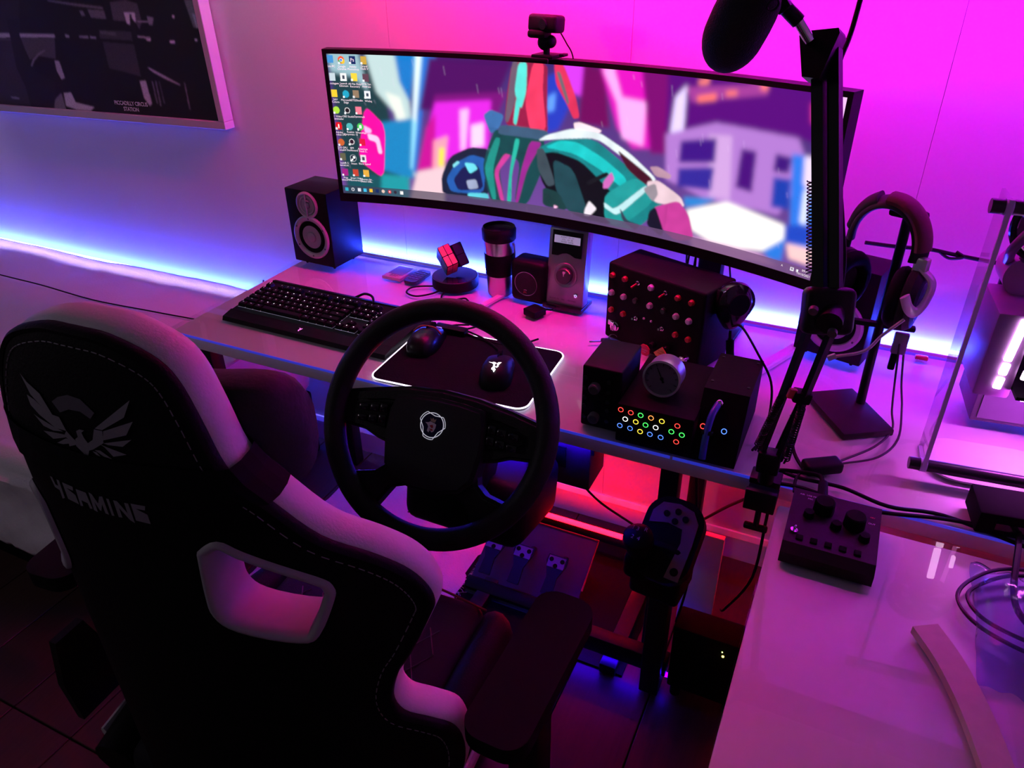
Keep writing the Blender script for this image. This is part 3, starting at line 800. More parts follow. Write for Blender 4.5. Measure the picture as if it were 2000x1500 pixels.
# stand: post, foot plate
bm = N(); box(bm, (.335, .190, .18), (.055, .035, .34), (0, 0, .05), bev=.008); obj('stand_post', bm, black, mon)
bm = N(); box(bm, (.20, .175, ZB + .16), (.30, .03, .07), bev=.01); obj('stand_arm', bm, black, mon)
bm = N(); box(bm, (.335, .165, .006), (.18, .09, .012), bev=.004); obj('stand_foot', bm, black, mon)
# the picture on the screen: a generic neon street with a parked motorbike
nc, nr = 760, 216
rng = np.random.RandomState(11)
img = np.zeros((nr, nc, 3)); 
gu = np.linspace(0, 1, nc)[None, :, None]; gv = np.linspace(0, 1, nr)[:, None, None]
img += np.array(lin((60, 40, 110))) * (1 - gv) + np.array(lin((110, 70, 150))) * gv
for r_, g_, b_, pts in SCR_BG:
    paint_poly(img, pts, lin((r_, g_, b_)), 1, 1)
img = blur(img, 2.8)
for k in range(60):
    u, v, l = rng.rand(), rng.rand(), .02 + .05 * rng.rand()
    paint_poly(img, [(u, v), (u + .0012, v), (u + .004, v + l), (u + .003, v + l)], (.9, .7, 1), 1, 1, .22)
fg = img.copy()
def chaikin(p, n=2, k=.14):
    for _ in range(n):
        q = []
        for i in range(len(p)):
            (x0, y0), (x1, y1) = p[i], p[(i + 1) % len(p)]
            q += [(x0 + (x1 - x0) * k, y0 + (y1 - y0) * k), (x1 - (x1 - x0) * k, y1 - (y1 - y0) * k)]
        p = q
    return p
tex = blur(rng.rand(nr, nc, 1) - .5, 5.)
tex = tex / np.abs(tex).max()
for i_, (r_, g_, b_, pts) in enumerate(SCR_FG):
    lay = fg.copy()
    paint_poly(lay, chaikin(pts), lin((r_, g_, b_)), 1, 1)
    ch_ = np.abs(lay - fg).sum(-1, keepdims=True) > 1e-6
    sh = np.roll(tex, (i_ * 31 % nr, i_ * 53 % nc), (0, 1))
    fg = np.where(ch_, np.clip(lay * (1 + .4 * sh) + .05 * np.clip(sh - .3, 0, 1), 0, 1.2), lay)
img = blur(fg, .95)
# task bar and desktop icons
tb = np.array(lin((44, 58, 74))) * (1 - gu) + np.array(lin((112, 78, 120))) * gu
vv = np.arange(nr) / nr
img[vv > .938] = (.82 * np.broadcast_to(tb, (nr, nc, 3)) + .18 * img)[vv > .938]
AR = 1.172 / .329
def disc(u, v, r, col, al=1.):
    paint_poly(img, [(u + r / AR * math.cos(k * .4), v + r * math.sin(k * .4)) for k in range(16)], col, 1, 1, al)
def sq(u, v, a, b, col, al=1.):
    paint_poly(img, [(u - a / AR, v - b), (u + a / AR, v - b), (u + a / AR, v + b), (u - a / AR, v + b)], col, 1, 1, al)
for i, (u, v, hx) in enumerate(ICONS):
    c = lin(hx)
    v = max(v, .034)
    if i in (1, 9, 12, 13, 15, 16, 17, 18, 19, 22):
        disc(u, v, .026, c)
    else:
        sq(u, v, .023, .026, c)
    if i == 1:
        disc(u + .003, v + .008, .017, lin('f0c030')); disc(u - .003, v + .008, .012, lin('30a050')); disc(u, v, .012, (1, 1, 1)); disc(u, v, .009, lin('3070e0'))
    if i == 13 or i == 19:
        disc(u, v, .021, (.9, .9, .9)); disc(u, v, .017, c)
    if i in (5, 11, 17, 23):
        sq(u, v, .010, .012, lin('404858') if i != 17 else (.95, .95, .95))
    if i == 15:
        sq(u, v, .022, .025, c); sq(u, v + .002, .004, .014, (1, .9, .9))
    if i == 22:
        disc(u, v, .024, lin('1b2838')); disc(u + .002, v - .006, .010, (1, 1, 1)); disc(u - .002, v + .010, .007, (1, 1, 1))
    if i > 0 and i not in (4, 8):
        sq(u - .0052, v + .020, .007, .007, (.9, .92, .95))
for i, (u, v, hx) in enumerate(TASKB):
    v = .968
    (disc if i in (1, 6, 7, 8) else sq)(u, v, .013, *((lin(hx),) if i in (1, 6, 7, 8) else (.013, lin(hx))))
    if i == 1:
        disc(u, v, .008, lin((50, 60, 75)))
    if i == 7:
        disc(u, v, .005, (1, 1, 1))
sq(.965, .966, .012, .010, (.8, .8, .85)); sq(.965, .966, .007, .005, lin((112, 78, 120)))
sq(.9745, .966, .006, .008, (.8, .8, .85))
S_, Z_ = np.meshgrid(np.linspace(-1 + bz, 1 - bz, nc + 1), np.linspace(ZB + H - .010, ZB + .021, nr + 1))
A_ = S_ * HALF
grid_print(np.stack([RR * np.sin(A_), RR * np.cos(A_) - RR * math.cos(HALF), Z_], -1), nc, nr, np.clip(img, 0, None), 'screen', PRINT('screen_picture', SCREEN, .3), mon)
capm = E('screen_text', (1, 1, 1), .9)
def on_screen(u, v, body, size, **kw):
    s = (u * 2 - 1) * (1 - bz)
    z = ZB + H - .010 - v * (H - .031)
    text(body, size, capm, mon, scr(s, z, -.0006), (R(90), 0, -s * HALF), 'screen_caption', **kw)
for u, v, body in CAPS:
    on_screen(u, v + .002, body, .0066, line=.85)
on_screen(ICONS[2][0], ICONS[2][1], 'Ps', .011)
on_screen(.947, .966, '^', .009)
on_screen(.9885, .956, '09:15', .0062)
on_screen(.9865, .980, '19/10/2021', .0062)
bm = N(); box(bm, (0, 0, 0), (.05, .0004, .004)); 
o = text('ultrawide', .006, darkgrey, mon, scr(.06, ZB + .010, -.0026), (R(90), 0, 0)) if False else None
bm.free()
# cables hanging behind the monitor
for k, (x, dx) in enumerate(((1.075, .01), (1.088, -.008), (1.098, .006), (1.104, -.01), (1.135, .012), (1.15, .02), (1.165, .026))):
    bm = N(); tube(bm, [(x, .545, 1.04), (x + dx * .3, .548, .93), (x + dx, .552, .83), (x + dx * 1.5, .56, .757)], .0022, 6)
    tag(obj('cable', bm, black), 'thin black cable hanging behind the monitor beside its post', 'cable', 'cables behind the monitor')

# ------------------------------------------------------------------ webcam
t = thing('webcam', 'small black webcam clipped on top of the monitor', 'webcam', (.752, .474, 1.3175), (0, 0, R(-8)))
bm = N(); box(bm, (0, .012, .006), (.052, .045, .008), bev=.002); box(bm, (0, -.0255, .001), (.05, .004, .010), bev=.0015); obj('clip', bm, black, t)
bm = N(); cyl(bm, (0, .01, .008), (0, .01, .03), .007); sph(bm, (-.004, .01, .032), .016); sph(bm, (.009, .01, .034), .013); obj('ball_joint', bm, black, t)
bm = N(); box(bm, (0, .008, .068), (.075, .036, .034), (R(-6), 0, R(-6)), bev=.008, seg=3); box(bm, (-.012, .0, .049), (.045, .03, .016), bev=.006); obj('camera_body', bm, black, t)
bm = N(); cyl(bm, (.004, -.010, .068), (.003, -.0145, .068), .010); obj('lens', bm, blackg, t)
bm = N(); box(bm, (.040, .012, .010), (.012, .02, .006), bev=.002); obj('lever', bm, black, t)
bm = N(); tube(bm, [(.026, .02, .052), (.036, .03, .03), (.046, .04, .005), (.05, .05, -.05)], .0016, 6); obj('cord', bm, black, t)

ZD = .7502
# ------------------------------------------------------------------ loudspeakers
def speaker(label, loc, rz, d_=.125):
    t = thing('bookshelf_speaker', label, 'speaker', loc, (0, 0, rz), 'pair of black speakers')
    w_, h_ = .142, .205
    bm = N(); box(bm, (w_ / 2, d_ / 2, .012 + h_ / 2), (w_, d_, h_), bev=.003); obj('cabinet', bm, black, t)
    cone = M('speaker_cone', (.34, .33, .36), .45, .35, var=.06)
    for nm, cx, cz, ro in (('woofer', .074, .090, .060), ('tweeter', .074, .179, .036)):
        m = Matrix.Translation((cx, 0, cz)) @ Matrix.Rotation(R(90), 4, 'X')
        bm = N(); lathe(bm, [(ro, 0), (ro, .003), (ro - .004, .0055), (ro * .80, .004), (ro * .74, .0005)], 48, m, False)
        tr = obj(nm + '_ring', bm, silver, t)
        bm = N(); lathe(bm, [(ro * .74, .0005), (ro * .70, .003), (ro * .60, .0035), (ro * .53, .0005)], 48, m, False); obj('surround', bm, rubber if nm == 'woofer' else silver, tr)
        bm = N(); lathe(bm, [(ro * .53, .0008), (ro * .24, .0005), (ro * .22, .003), (ro * .12, .0055), (0, .0062)], 40, m, False); obj('cone', bm, cone, tr)
        if nm == 'woofer':
            bs = N(); cyl(bs, (0, 0, 0), (0, -.0015, 0), .0026, n=10); sm = mesh_of(bs, 'screw'); sm.materials.append(darkgrey)
            for k in range(6):
                o = obj('screw', sm, None, tr); a = R(60 * k + 30)
                o.location = (cx + ro * .87 * math.cos(a), -.0036, cz + ro * .87 * math.sin(a))
        else:
            bm = N(); box(bm, (cx, -.005, cz), (.0035, .003, ro * 1.7), bev=.001); box(bm, (cx, -.005, cz + ro * .35), (ro * .6, .003, .003), bev=.001); obj('phase_bar', bm, silver, tr)
    bs = N(); cyl(bs, (0, 0, 0), (0, 0, .013), .003, .008, n=14); fm = mesh_of(bs, 'foot'); fm.materials.append(black)
    for x in (.022, w_ - .022):
        for y in (.022, d_ - .022):
            o = obj('foot', fm, None, t); o.location = (x, y, 0)
    return t
speaker('black bookshelf speaker at the left end of the desk, fully visible', (.012, .452, ZD), R(-3))
speaker('black bookshelf speaker half hidden behind the microphone arm', (1.346, .484, ZD - .0), R(-15), .098)

# ------------------------------------------------------------------ keyboard
kb = thing('gaming_keyboard', 'black full size keyboard with white backlit keys', 'keyboard', (.0815, .090, ZD), (0, 0, R(-.8)))
KW, KD = .468, .196
bm = N()
prism(bm, [(0, .0), (.004, .010), (.034, .0165), (.036, .0145), (KD - .012, .0275), (KD - .010, .031), (KD, .029), (KD, .0)], 0, KW, Matrix(((0, 0, 1, 0), (1, 0, 0, 0), (0, 1, 0, 0), (0, 0, 0, 1))))
obj('case', bm, black, kb, False)
KBL = E('key_backlight', (.75, .72, 1.), .22)
for x0, x1, y0, y1 in ((.0145, .298, .0425, .118), (.0145, .298, .118, .1365), (.3055, .360, .0995, .1385), (.3055, .360, .0425, .0585), (.3675, .440, .0425, .136)):
    yc = (y0 + y1) / 2
    bm = N(); box(bm, ((x0 + x1) / 2, yc, .0218 + (yc - .04) * .0878), (x1 - x0, y1 - y0, .0010), (math.atan2(.013, .148), 0, 0)); obj('backlight_plate', bm, KBL, kb, False)
slope = math.atan2(.013, .148)
kmesh = {}
legm = E('key_legend_glow', (.95, .92, 1.), 2.2)
legdim = E('key_legend_dim', (.9, .88, 1.), .35)
U_ = .01905
def key_mesh(wu, hu):
    k = (wu, hu)
    if k not in kmesh:
        b = N(); W, D = wu * U_ - .0012, hu * U_ - .0012
        lo = [(-W / 2, -D / 2), (W / 2, -D / 2), (W / 2, D / 2), (-W / 2, D / 2)]
        va = [b.verts.new((x, y, 0)) for x, y in lo]
        vb = [b.verts.new((x * (1 - .0048 / W * 1.0), y * (1 - .005 / D) + .0004, .0085)) for x, y in lo]
        for i in range(4):
            j = (i + 1) % 4; b.faces.new((va[i], va[j], vb[j], vb[i]))
        b.faces.new(vb)
        bmesh.ops.bevel(b, geom=[e for e in b.edges if not e.is_boundary], offset=.0009, segments=1, affect='EDGES')
        me = mesh_of(b, 'key', False); me.materials.append(black); kmesh[k] = me
    return kmesh[k]
def leg_mesh(kind):
    b = N(); s = .0010
    if kind == 0: prism(b, [(-s, -.0014), (s * .2, -.0014), (s, 0), (s * .3, .0014), (-s * .8, .0012), (-s * .2, 0)], 0, .0001)
    elif kind == 1: prism(b, [(-.0022, -.0005), (.0024, -.0006), (.002, .0007), (-.002, .0005)], 0, .0001)
    else: prism(b, circ(.0012, 8), 0, .0001)
    me = mesh_of(b, 'legend', False); return me
legs = []
for k in range(3):
    for mm in (legm, legdim):
        me = leg_mesh(k); me.materials.append(mm); legs.append(me)
rows = [
    (5.35, [(0, 1)] + [(2 + i, 1) for i in range(4)] + [(6.5 + i, 1) for i in range(4)] + [(11 + i, 1) for i in range(4)] + [(15.25 + i, 1) for i in range(3)]),
    (4.1, [(i, 1) for i in range(13)] + [(13, 2)] + [(15.25 + i, 1) for i in range(3)] + [(18.5 + i, 1) for i in range(4)]),
    (3.1, [(0, 1.5)] + [(1.5 + i, 1) for i in range(12)] + [(13.5, 1.5)] + [(15.25 + i, 1) for i in range(3)] + [(18.5 + i, 1) for i in range(3)]),
    (2.1, [(0, 1.75)] + [(1.75 + i, 1) for i in range(11)] + [(12.75, 2.25)] + [(18.5 + i, 1) for i in range(3)]),
    (1.1, [(0, 2.25)] + [(2.25 + i, 1) for i in range(10)] + [(12.25, 2.75)] + [(16.25, 1)] + [(18.5 + i, 1) for i in range(3)]),
    (.1, [(0, 1.25), (1.25, 1.25), (2.5, 1.25), (3.75, 6.25), (10, 1.25), (11.25, 1.25), (12.5, 1.25), (13.75, 1.25), (15.25, 1), (16.25, 1), (17.25, 1), (18.5, 2), (20.5, 1)])]
allk = []
for ry, ks in rows:
    for kx, kw in ks:
        allk.append((kx, ry, kw, 1))
allk += [(21.5, 2.1, 1, 2), (21.5, .1, 1, 2)]
for i, (kx, ry, kw, kh) in enumerate(allk):
    x = .0135 + (kx + kw / 2) * U_ * 1.0
    y = .040 + (ry + kh / 2) * U_ * 1.0
    z = .0222 + (y - .04) * math.tan(slope)
    k = obj('key', key_mesh(kw, kh), None, kb)
    k.location = (x, y, z); k.rotation_euler = (slope, 0, 0)
    if not (kw > 6):
        bright = (i * 37 % 11) in (0, 3, 7) or (41 <= i <= 43)
        lg = obj('legend', legs[(1 if kw > 1.2 else (i % 2) * 2) * 2 + (0 if bright else 1)] if kw <= 1.2 or not bright else legs[2 if bright else 3], None, k)
        lg.location = (0, .0022, .0087)
RZ = [[(-.9, .9), (-.35, .75), (-.1, .35), (-.25, .1), (-.05, -.05), (.1, .1), (.0, .5), (.2, .8), (-.2, .95), (-.5, .85)],
      [(.95, .95), (.5, .9), (.3, .65), (.45, .45), (.35, .15), (.15, .05), (.3, -.1), (.55, .1), (.6, .5), (.75, .75)],
      [(0, -1.), (-.15, -.55), (-.4, -.45), (-.35, -.15), (-.1, -.05), (.1, -.15), (.1, -.35), (.25, -.45), (.15, -.7)]]
def snakes(bm, s, m):
    for p in RZ:
        prism(bm, [(x * s, y * s) for x, y in p], 0, .0003, m)
bm = N(); snakes(bm, .006, Matrix.Translation((.222, .018, .0131)) @ Matrix.Rotation(math.atan2(.0065, .03), 4, 'X')); o = obj('emblem', bm, E('pink_emblem', (1, .25, .8), 1.4), kb, False); o['label'] = 'small glowing pink three part emblem'
bm = N(); box(bm, (.4, .168, .0325), (.003, .002, .0006)); obj('status_led', bm, whiteled, kb)
bm = N(); tube(bm, [(.24, KD - .002, .02), (.256, KD + .008, .028), (.28, KD + .004, .040), (.308, KD - .006, .042), (.326, KD - .026, .036)], .0032, 8); obj('cable', bm, black, kb)

# ------------------------------------------------------------------ mouse mat and the two mice
mat_ = thing('mouse_mat', 'black mouse mat with a glowing white edge', 'mouse mat', (.5633, .002, ZD), (0, 0, R(3.13)))
bm = N(); prism(bm, rrect(.346, .246, .022, 6, .175, .125), 0, .0045); obj('pad', bm, M('mat_cloth', (.007, .006, .008), .9, var=.3, scale=300, bump=.3, spec=.08), mat_, False)
bm = N(); tube(bm, [(x, y, .0032) for x, y in rrect(.350, .250, .024, 6, .175, .125)], .0016, 8, closed=True, smooth=False); o = obj('light_edge', bm, E('mat_edge_light', (.86, .74, 1.), 3.), mat_); o['label'] = 'glowing white edge tube'
bm = N(); box(bm, (.072, .246, .012), (.080, .024, .015), (0, 0, R(-2)), bev=.004); obj('control_box', bm, black, mat_)
bm = N(); tube(bm, [(.11, .246, .008), (.16, .235, .006), (.22, .235, .004), (.25, .262, .003), (.27, .29, .003)], .0022, 6); obj('cord', bm, black, mat_)

def mouse_body(bm, prof, W):
    """loft of superellipse sections along y: (y, half width, height)"""
    rings = []
    n = 20
    for y, hw, h in prof:
        ring = []
        for i in range(n + 1):
            a = math.pi * i / n
            cx, sx = math.cos(a), math.sin(a)
            ring.append(bm.verts.new((hw * math.copysign(abs(cx) ** .7, cx), y, h * abs(sx) ** .75)))
        rings.append(ring)
    for A, B in zip(rings, rings[1:]):
        for i in range(n):
            bm.faces.new((A[i], A[i + 1], B[i + 1], B[i]))
        bm.faces.new((A[0], B[0], B[-1], A[-1]))
    bm.faces.new(rings[0]); bm.faces.new(rings[-1][::-1])
m1 = thing('mouse', 'black mouse with a red stripe at the left side of the mat', 'mouse', (.602, .172, .7552), (0, 0, R(8)))
bm = N(); mouse_body(bm, [(-.058, .012, .012), (-.052, .024, .026), (-.035, .032, .037), (-.005, .034, .041), (.02, .032, .036), (.045, .030, .026), (.058, .026, .018), (.062, .014, .008)], 0); obj('shell', bm, M('mouse_satin', (.008, .008, .009), .3, spec=.3), m1, True, 60)
bm = N(); tube(bm, [(-.033, .012, .026), (-.018, .016, .0375), (0, .018, .0388), (.018, .016, .0375), (.033, .012, .026)], .0022, 6); o = obj('stripe', bm, M('red_stripe', (.35, .01, .02), .3), m1); o['label'] = 'dark red stripe'
bm = N(); cyl(bm, (-.004, .046, .026), (.004, .046, .026), .010, n=18); obj('wheel', bm, rubber, m1)
bm = N(); box(bm, (0, .050, .018), (.034, .014, .006), bev=.002); obj('light_bar', bm, E('mouse_light', (.25, .2, 1.), .8), m1)
bm = N(); box(bm, (0, .030, .0345), (.0012, .045, .004), (R(-16), 0, 0)); obj('button_seam', bm, blackm, m1)
bm = N(); tube(bm, [(0, .06, .008), (.01, .085, .004), (.03, .105, .004), (.06, .118, .003)], .0022, 6); obj('cord', bm, black, m1)
m2 = thing('mouse', 'black mouse with a glowing white emblem on the mat', 'mouse', (.806, .118, .7552), (0, 0, R(18)))
bm = N(); mouse_body(bm, [(-.062, .012, .012), (-.055, .025, .028), (-.035, .033, .040), (-.005, .033, .042), (.02, .031, .035), (.045, .031, .024), (.060, .027, .016), (.065, .016, .008)], 0); obj('shell', bm, black, m2, True, 60)
bm = N(); snakes(bm, .0135, Matrix.Translation((0, -.036, .0404)) @ Matrix.Rotation(R(20), 4, 'X')); o = obj('emblem', bm, whiteled, m2, False); o['label'] = 'glowing white three part emblem'
bm = N(); cyl(bm, (-.004, .046, .024), (.004, .046, .024), .010, n=18); obj('wheel', bm, rubber, m2)
bm = N(); box(bm, (0, .032, .0325), (.0012, .045, .004), (R(-18), 0, 0)); obj('button_seam', bm, blackm, m2)
bm = N(); tube(bm, [(0, .063, .008), (-.01, .10, .004), (-.05, .15, .004), (-.10, .19, .003)], .0022, 6); obj('cord', bm, black, m2)
for pts, lab in (([(.50, .285, .753), (.56, .262, .753), (.63, .272, .753), (.672, .32, .754), (.70, .36, .754)], 'thin black cable running from the keyboard past the mat'),
                 ([(.70, .34, .7535), (.735, .30, .7535), (.79, .275, .7535), (.84, .255, .7535)], 'thin black cable curving beyond the back of the mat')):
    bm = N(); tube(bm, pts, .0023, 6); tag(obj('cable', bm, black), lab, 'cable')

# ------------------------------------------------------------------ round base with the puzzle cube
t = thing('round_charger', 'flat round black base with a glossy top under the cube', 'base', (.493, .505, ZD)); t.scale = (1.2, 1.2, 1.0)
bm = N(); lathe(bm, [(.046, 0), (.0505, .002), (.0505, .026), (.0495, .0275), (.0, .0275)], 48); obj('body', bm, black, t)
bm = N(); lathe(bm, [(.0475, .0276), (.0475, .0282), (0, .0283)], 48, None, False); obj('top_disc', bm, M('glossy_disc', (.05, .045, .06), .08, .6), t)
bm = N(); ringt(bm, (0, 0, .0272), .0490, .0009); obj('rim', bm, darkgrey, t)
bm = N(); tube(bm, [(-.035, -.03, .003), (-.065, -.045, .003), (-.078, -.062, .003), (-.072, -.085, .003), (-.045, -.092, .003), (-.022, -.07, .003), (-.012, -.045, .003)], .0022, 6); obj('cord', bm, black, t)
bm = N(); tube(bm, [(0, -.045, .003), (.005, -.07, .003), (.02, -.088, .003), (.04, -.075, .003), (.055, -.06, .003), (.068, -.068, .003)], .0022, 6); obj('cord', bm, black, t)
t = thing('puzzle_cube', 'tilted twisty cube with green, red, yellow and dark sides', 'puzzle', (.482, .497, .7786), (0, 0, R(18)))
CS = .050; t.scale = (1.18, 1.18, 1.18); t.location = (.490, .500, .7788)
g_ = Vector((-.62, -.74, -.25)).normalized(); r_ = Vector((.62, -.25, -.60)); r_ = (r_ - g_ * r_.dot(g_)).normalized()
Zc = g_.cross(r_); Zc = Zc if Zc.z > 0 else -Zc
Xc = -g_; Yc = Zc.cross(Xc)
rotA = Matrix((Xc, Yc, Zc)).transposed().to_4x4()
rotA = Matrix.Rotation(R(-18), 4, 'Z') @ rotA
low = min((rotA @ Vector((sx * CS / 2, sy * CS / 2, sz * CS / 2))).z for sx in (-1, 1) for sy in (-1, 1) for sz in (-1, 1))
rotA = Matrix.Translation((.0, .0, -low + .0008)) @ rotA
RED = '-y' if Yc.dot(r_) < 0 else 'y'
def cube_part(nm, x0, x1, turn):
    bm = N(); box(bm, ((x0 + x1) / 2, 0, 0), (x1 - x0, CS, CS), bev=.0015)
    m = rotA @ Matrix.Rotation(turn, 4, 'X'); bmesh.ops.transform(bm, matrix=m, verts=bm.verts[:]); return obj(nm, bm, black, t), m
cg, cr_, cy_, co, cd = M('cube_green', (.04, .30, .12), .4), M('cube_red', (.60, .02, .02), .4), M('cube_yellow', (.72, .50, .16), .4), M('cube_orange', (.70, .26, .16), .4), M('cube_dark', (.012, .012, .035), .35)
pA, mA = cube_part('layer', -CS / 2, .002, 0)
pB, mB = cube_part('layer', .003, CS / 2, R(20))
def tile(par, m, n_, a, b, ca, cb, mt):
    bm = N(); ax = {'x': Matrix.Rotation(R(90), 4, 'Y'), '-x': Matrix.Rotation(R(-90), 4, 'Y'), 'y': Matrix.Rotation(R(-90), 4, 'X'), '-y': Matrix.Rotation(R(90), 4, 'X'), 'z': Matrix.Identity(4)}[n_]
    prism(bm, rrect(a, b, .001, 2, ca, cb), CS / 2, CS / 2 + .0006, m @ ax); obj('tile', bm, mt, par, False)
for sy in (-.0122, .0122):
    tile(pA, mA, '-x', .0225, .0225, .0122, sy, cg); tile(pA, mA, '-x', .0225, .0225, -.0122, sy, cg)
    tile(pA, mA, 'z', .0115, .0225, -.0185, sy, cy_); tile(pA, mA, 'z', .0115, .0225, -.0055, sy, co if sy > 0 else cy_)
    tile(pA, mA, RED, .0115, .0225, -.0185, sy, cr_); tile(pA, mA, RED, .0115, .0225, -.0055, sy, cr_)
    tile(pB, mB, 'x', .0225, .0225, .0122, sy, cd); tile(pB, mB, 'x', .0225, .0225, -.0122, sy, cd)
    tile(pB, mB, RED, .0185, .0225, .0145, sy, cd); tile(pB, mB, 'z', .0185, .0225, .0145, sy, cd)

# ------------------------------------------------------------------ card case and remote
t = thing('card_case', 'thin silver card case lying left of the small remote', 'case', (.322, .503, ZD), (0, 0, R(-2)))
bm = N(); box(bm, (0, 0, .0045), (.058, .084, .009), bev=.0015); obj('shell', bm, M('case_silver', (.5, .47, .55), .4, .3), t)
bm = N(); box(bm, (0, .006, .0093), (.046, .052, .0006)); obj('front_label', bm, M('case_window', (.16, .14, .24), .3), t)
for k in range(4):
    bm = N(); box(bm, (.006 - .002 * k, -.020 - .004 * k, .0093), (.034 - .004 * k, .0012, .0006)); obj('print_line', bm, darkgrey, t)
t = thing('remote_control', 'small black remote with pale buttons beside the round base', 'remote', (.380, .500, ZD), (0, 0, R(-3)))
bm = N(); prism(bm, rrect(.038, .084, .010, 5), 0, .008); obj('shell', bm, M('remote_shell', (.015, .015, .04), .4), t)
bm = N(); prism(bm, rrect(.0085, .0055, .0015, 2), 0, .0012); bme = mesh_of(bm, 'button', False); bme.materials.append(M('remote_button', (.10, .10, .16), .5))
for i in range(3):
    for j in range(5):
        o = obj('button', bme, None, t); o.location = (-.0115 + .0115 * i, .028 - .012 * j, .008)

# ------------------------------------------------------------------ travel mug
t = thing('travel_mug', 'steel travel mug with black lid and black grip band', 'mug', (.622, .508, ZD), (0, 0, R(-25))); t.scale = (1.18, 1.18, 1.03)
bm = N(); lathe(bm, [(.0, 0), (.0255, 0), (.0265, .003), (.0285, .06), (.0330, .143), (.0330, .146), (0, .146)], 48); obj('body', bm, steel, t)
bm = N(); lathe(bm, [(.0286, .052), (.0298, .054), (.0322, .106), (.0310, .108)], 48, None, False); obj('grip_band', bm, rubber, t)
bm = N(); lathe(bm, [(.0336, .140), (.0356, .143), (.0360, .166), (.0345, .168), (.0335, .172), (.0325, .172), (.031, .164), (0, .163)], 48); lid = obj('lid', bm, black, t)
bm = N(); box(bm, (.018, -.02, .1685), (.014, .012, .005), (0, 0, .8), bev=.002); obj('sip_slider', bm, black, lid)
bm = N(); tube(bm, [(.0265, .014, .128), (.031, .016, .128), (.0315, .016, .07)], .0018, 6); obj('seam', bm, steel, t)

# ------------------------------------------------------------------ mini speaker
t = thing('mini_speaker', 'small boxy black speaker with a thin silver ring', 'speaker', (.665, .478, ZD), (0, 0, R(-4))); t.scale = (1.0, 1.0, 1.0)
bm = N(); box(bm, (.047, .034, .055), (.096, .066, .108), bev=.014, seg=4); obj('body', bm, black, t)
m = Matrix.Translation((.044, .0005, .052)) @ Matrix.Rotation(R(90), 4, 'X')
bm = N(); ringt(bm, (0, 0, 0), .0305, .0007, m, 48, 8); obj('trim_ring', bm, steel, t)
bm = N(); lathe(bm, [(.030, -.001), (.029, .0012), (.018, .0022), (0, .0026)], 40, m, False); obj('grille', bm, M('speaker_cloth', (.012, .011, .013), .85, scale=400, bump=.5), t)
text('JBL', .0075, M('red_print', (.5, .03, .03), .4), t, (.044, -.0026, .031), (R(90), 0, 0))
bm = N(); tube(bm, [(.04, -.0022, .0362), (.044, -.0024, .0374), (.048, -.0022, .0362)], .0006, 6); obj('logo_bar', bm, silver, t)

# ------------------------------------------------------------------ silver control pod
t = thing('audio_control_unit', 'upright silver audio control unit with screen and large dial', 'control unit', (.757, .477, ZD), (0, 0, R(-2)))
pod_m = Matrix.Rotation(R(-7), 4, 'X')
def pt(bm): bmesh.ops.transform(bm, matrix=pod_m, verts=bm.verts[:]); return bm
bm = N(); box(bm, (.05, .022, .104), (.100, .036, .190), bev=.006); obj('body', pt(bm), M('pod_silver', (.30, .30, .335), .4, .45, var=.05), t)
bm = N(); box(bm, (.05, .03, .006), (.104, .07, .012), bev=.002); obj('base', bm, blackg, t)
bm = N(); prism(bm, [(.012, .194), (.088, .194), (.088, .134), (.072, .134), (.06, .140), (.05, .142), (.04, .140), (.028, .134), (.012, .134)], .0, .003, Matrix(((1, 0, 0, 0), (0, 0, -1, .002), (0, 1, 0, 0), (0, 0, 0, 1)))); sc_ = obj('display_window', pt(bm), blackg, t)
bm = N(); box(bm, (.05, -.0013, .174), (.066, .0006, .018)); obj('lcd_strip', pt(bm), E('lcd_glow', (.42, .36, .62), .55), sc_)
for k in range(3):
    o = text(('AUDIO  IN  2.1', 'VOL  -24  dB', 'MODE  GAME')[k], .0052, M('lcd_ink', (.08, .07, .15), .5), sc_, pod_m @ Vector((.05, -.0018, .1795 - .0055 * k)), (R(83), 0, 0))
m = pod_m @ Matrix.Translation((.05, .002, .087)) @ Matrix.Rotation(R(90), 4, 'X')
bm = N(); lathe(bm, [(.031, 0), (.030, .0012), (.027, .001), (.0215, -.001)], 48, m, False); dial = obj('dial_dish', bm, M('pod_silver2', (.30, .30, .335), .3, .5), t)
bm = N(); lathe(bm, [(.0195, -.001), (.0195, .009), (.0175, .011), (0, .0112)], 48, m); obj('dial', bm, darkgrey, t)
bm = N(); prism(bm, [(.008 * .2, .012), (.0045, .0125), (.004, .008), (.0015, .006), (.0008, 0), (-.0008, .0), (-.0015, .006), (-.003, .009), (-.002, .0125)], .0112, .0116, m); obj('dial_print', bm, white, t)
bm = N(); tube(bm, [m @ Vector((.0185 * math.cos(a), .0185 * math.sin(a), .0108)) for a in (R(75), R(60), R(45), R(30))], .001, 6); obj('dial_marker', bm, E('dial_red', (1, .05, .08), .6), t)
m = pod_m @ Matrix.Translation((.082, .002, .042)) @ Matrix.Rotation(R(90), 4, 'X')
bm = N(); lathe(bm, [(.0055, 0), (.0055, .003), (0, .0035)], 20, m); b_ = obj('power_button', bm, chrome, t)
bm = N(); ringt(bm, (0, 0, .0032), .003, .0006, m, 20, 6); obj('power_light', bm, E('blue_led', (.35, .4, 1), 1.5), b_)
for k, s_ in enumerate(('AUDIO IN', 'MIC', 'PHONES')):
    text(s_, .0055, darkgrey, t, pod_m @ Vector((.026 + .023 * k, .0016, .026)), (R(83), 0, 0))

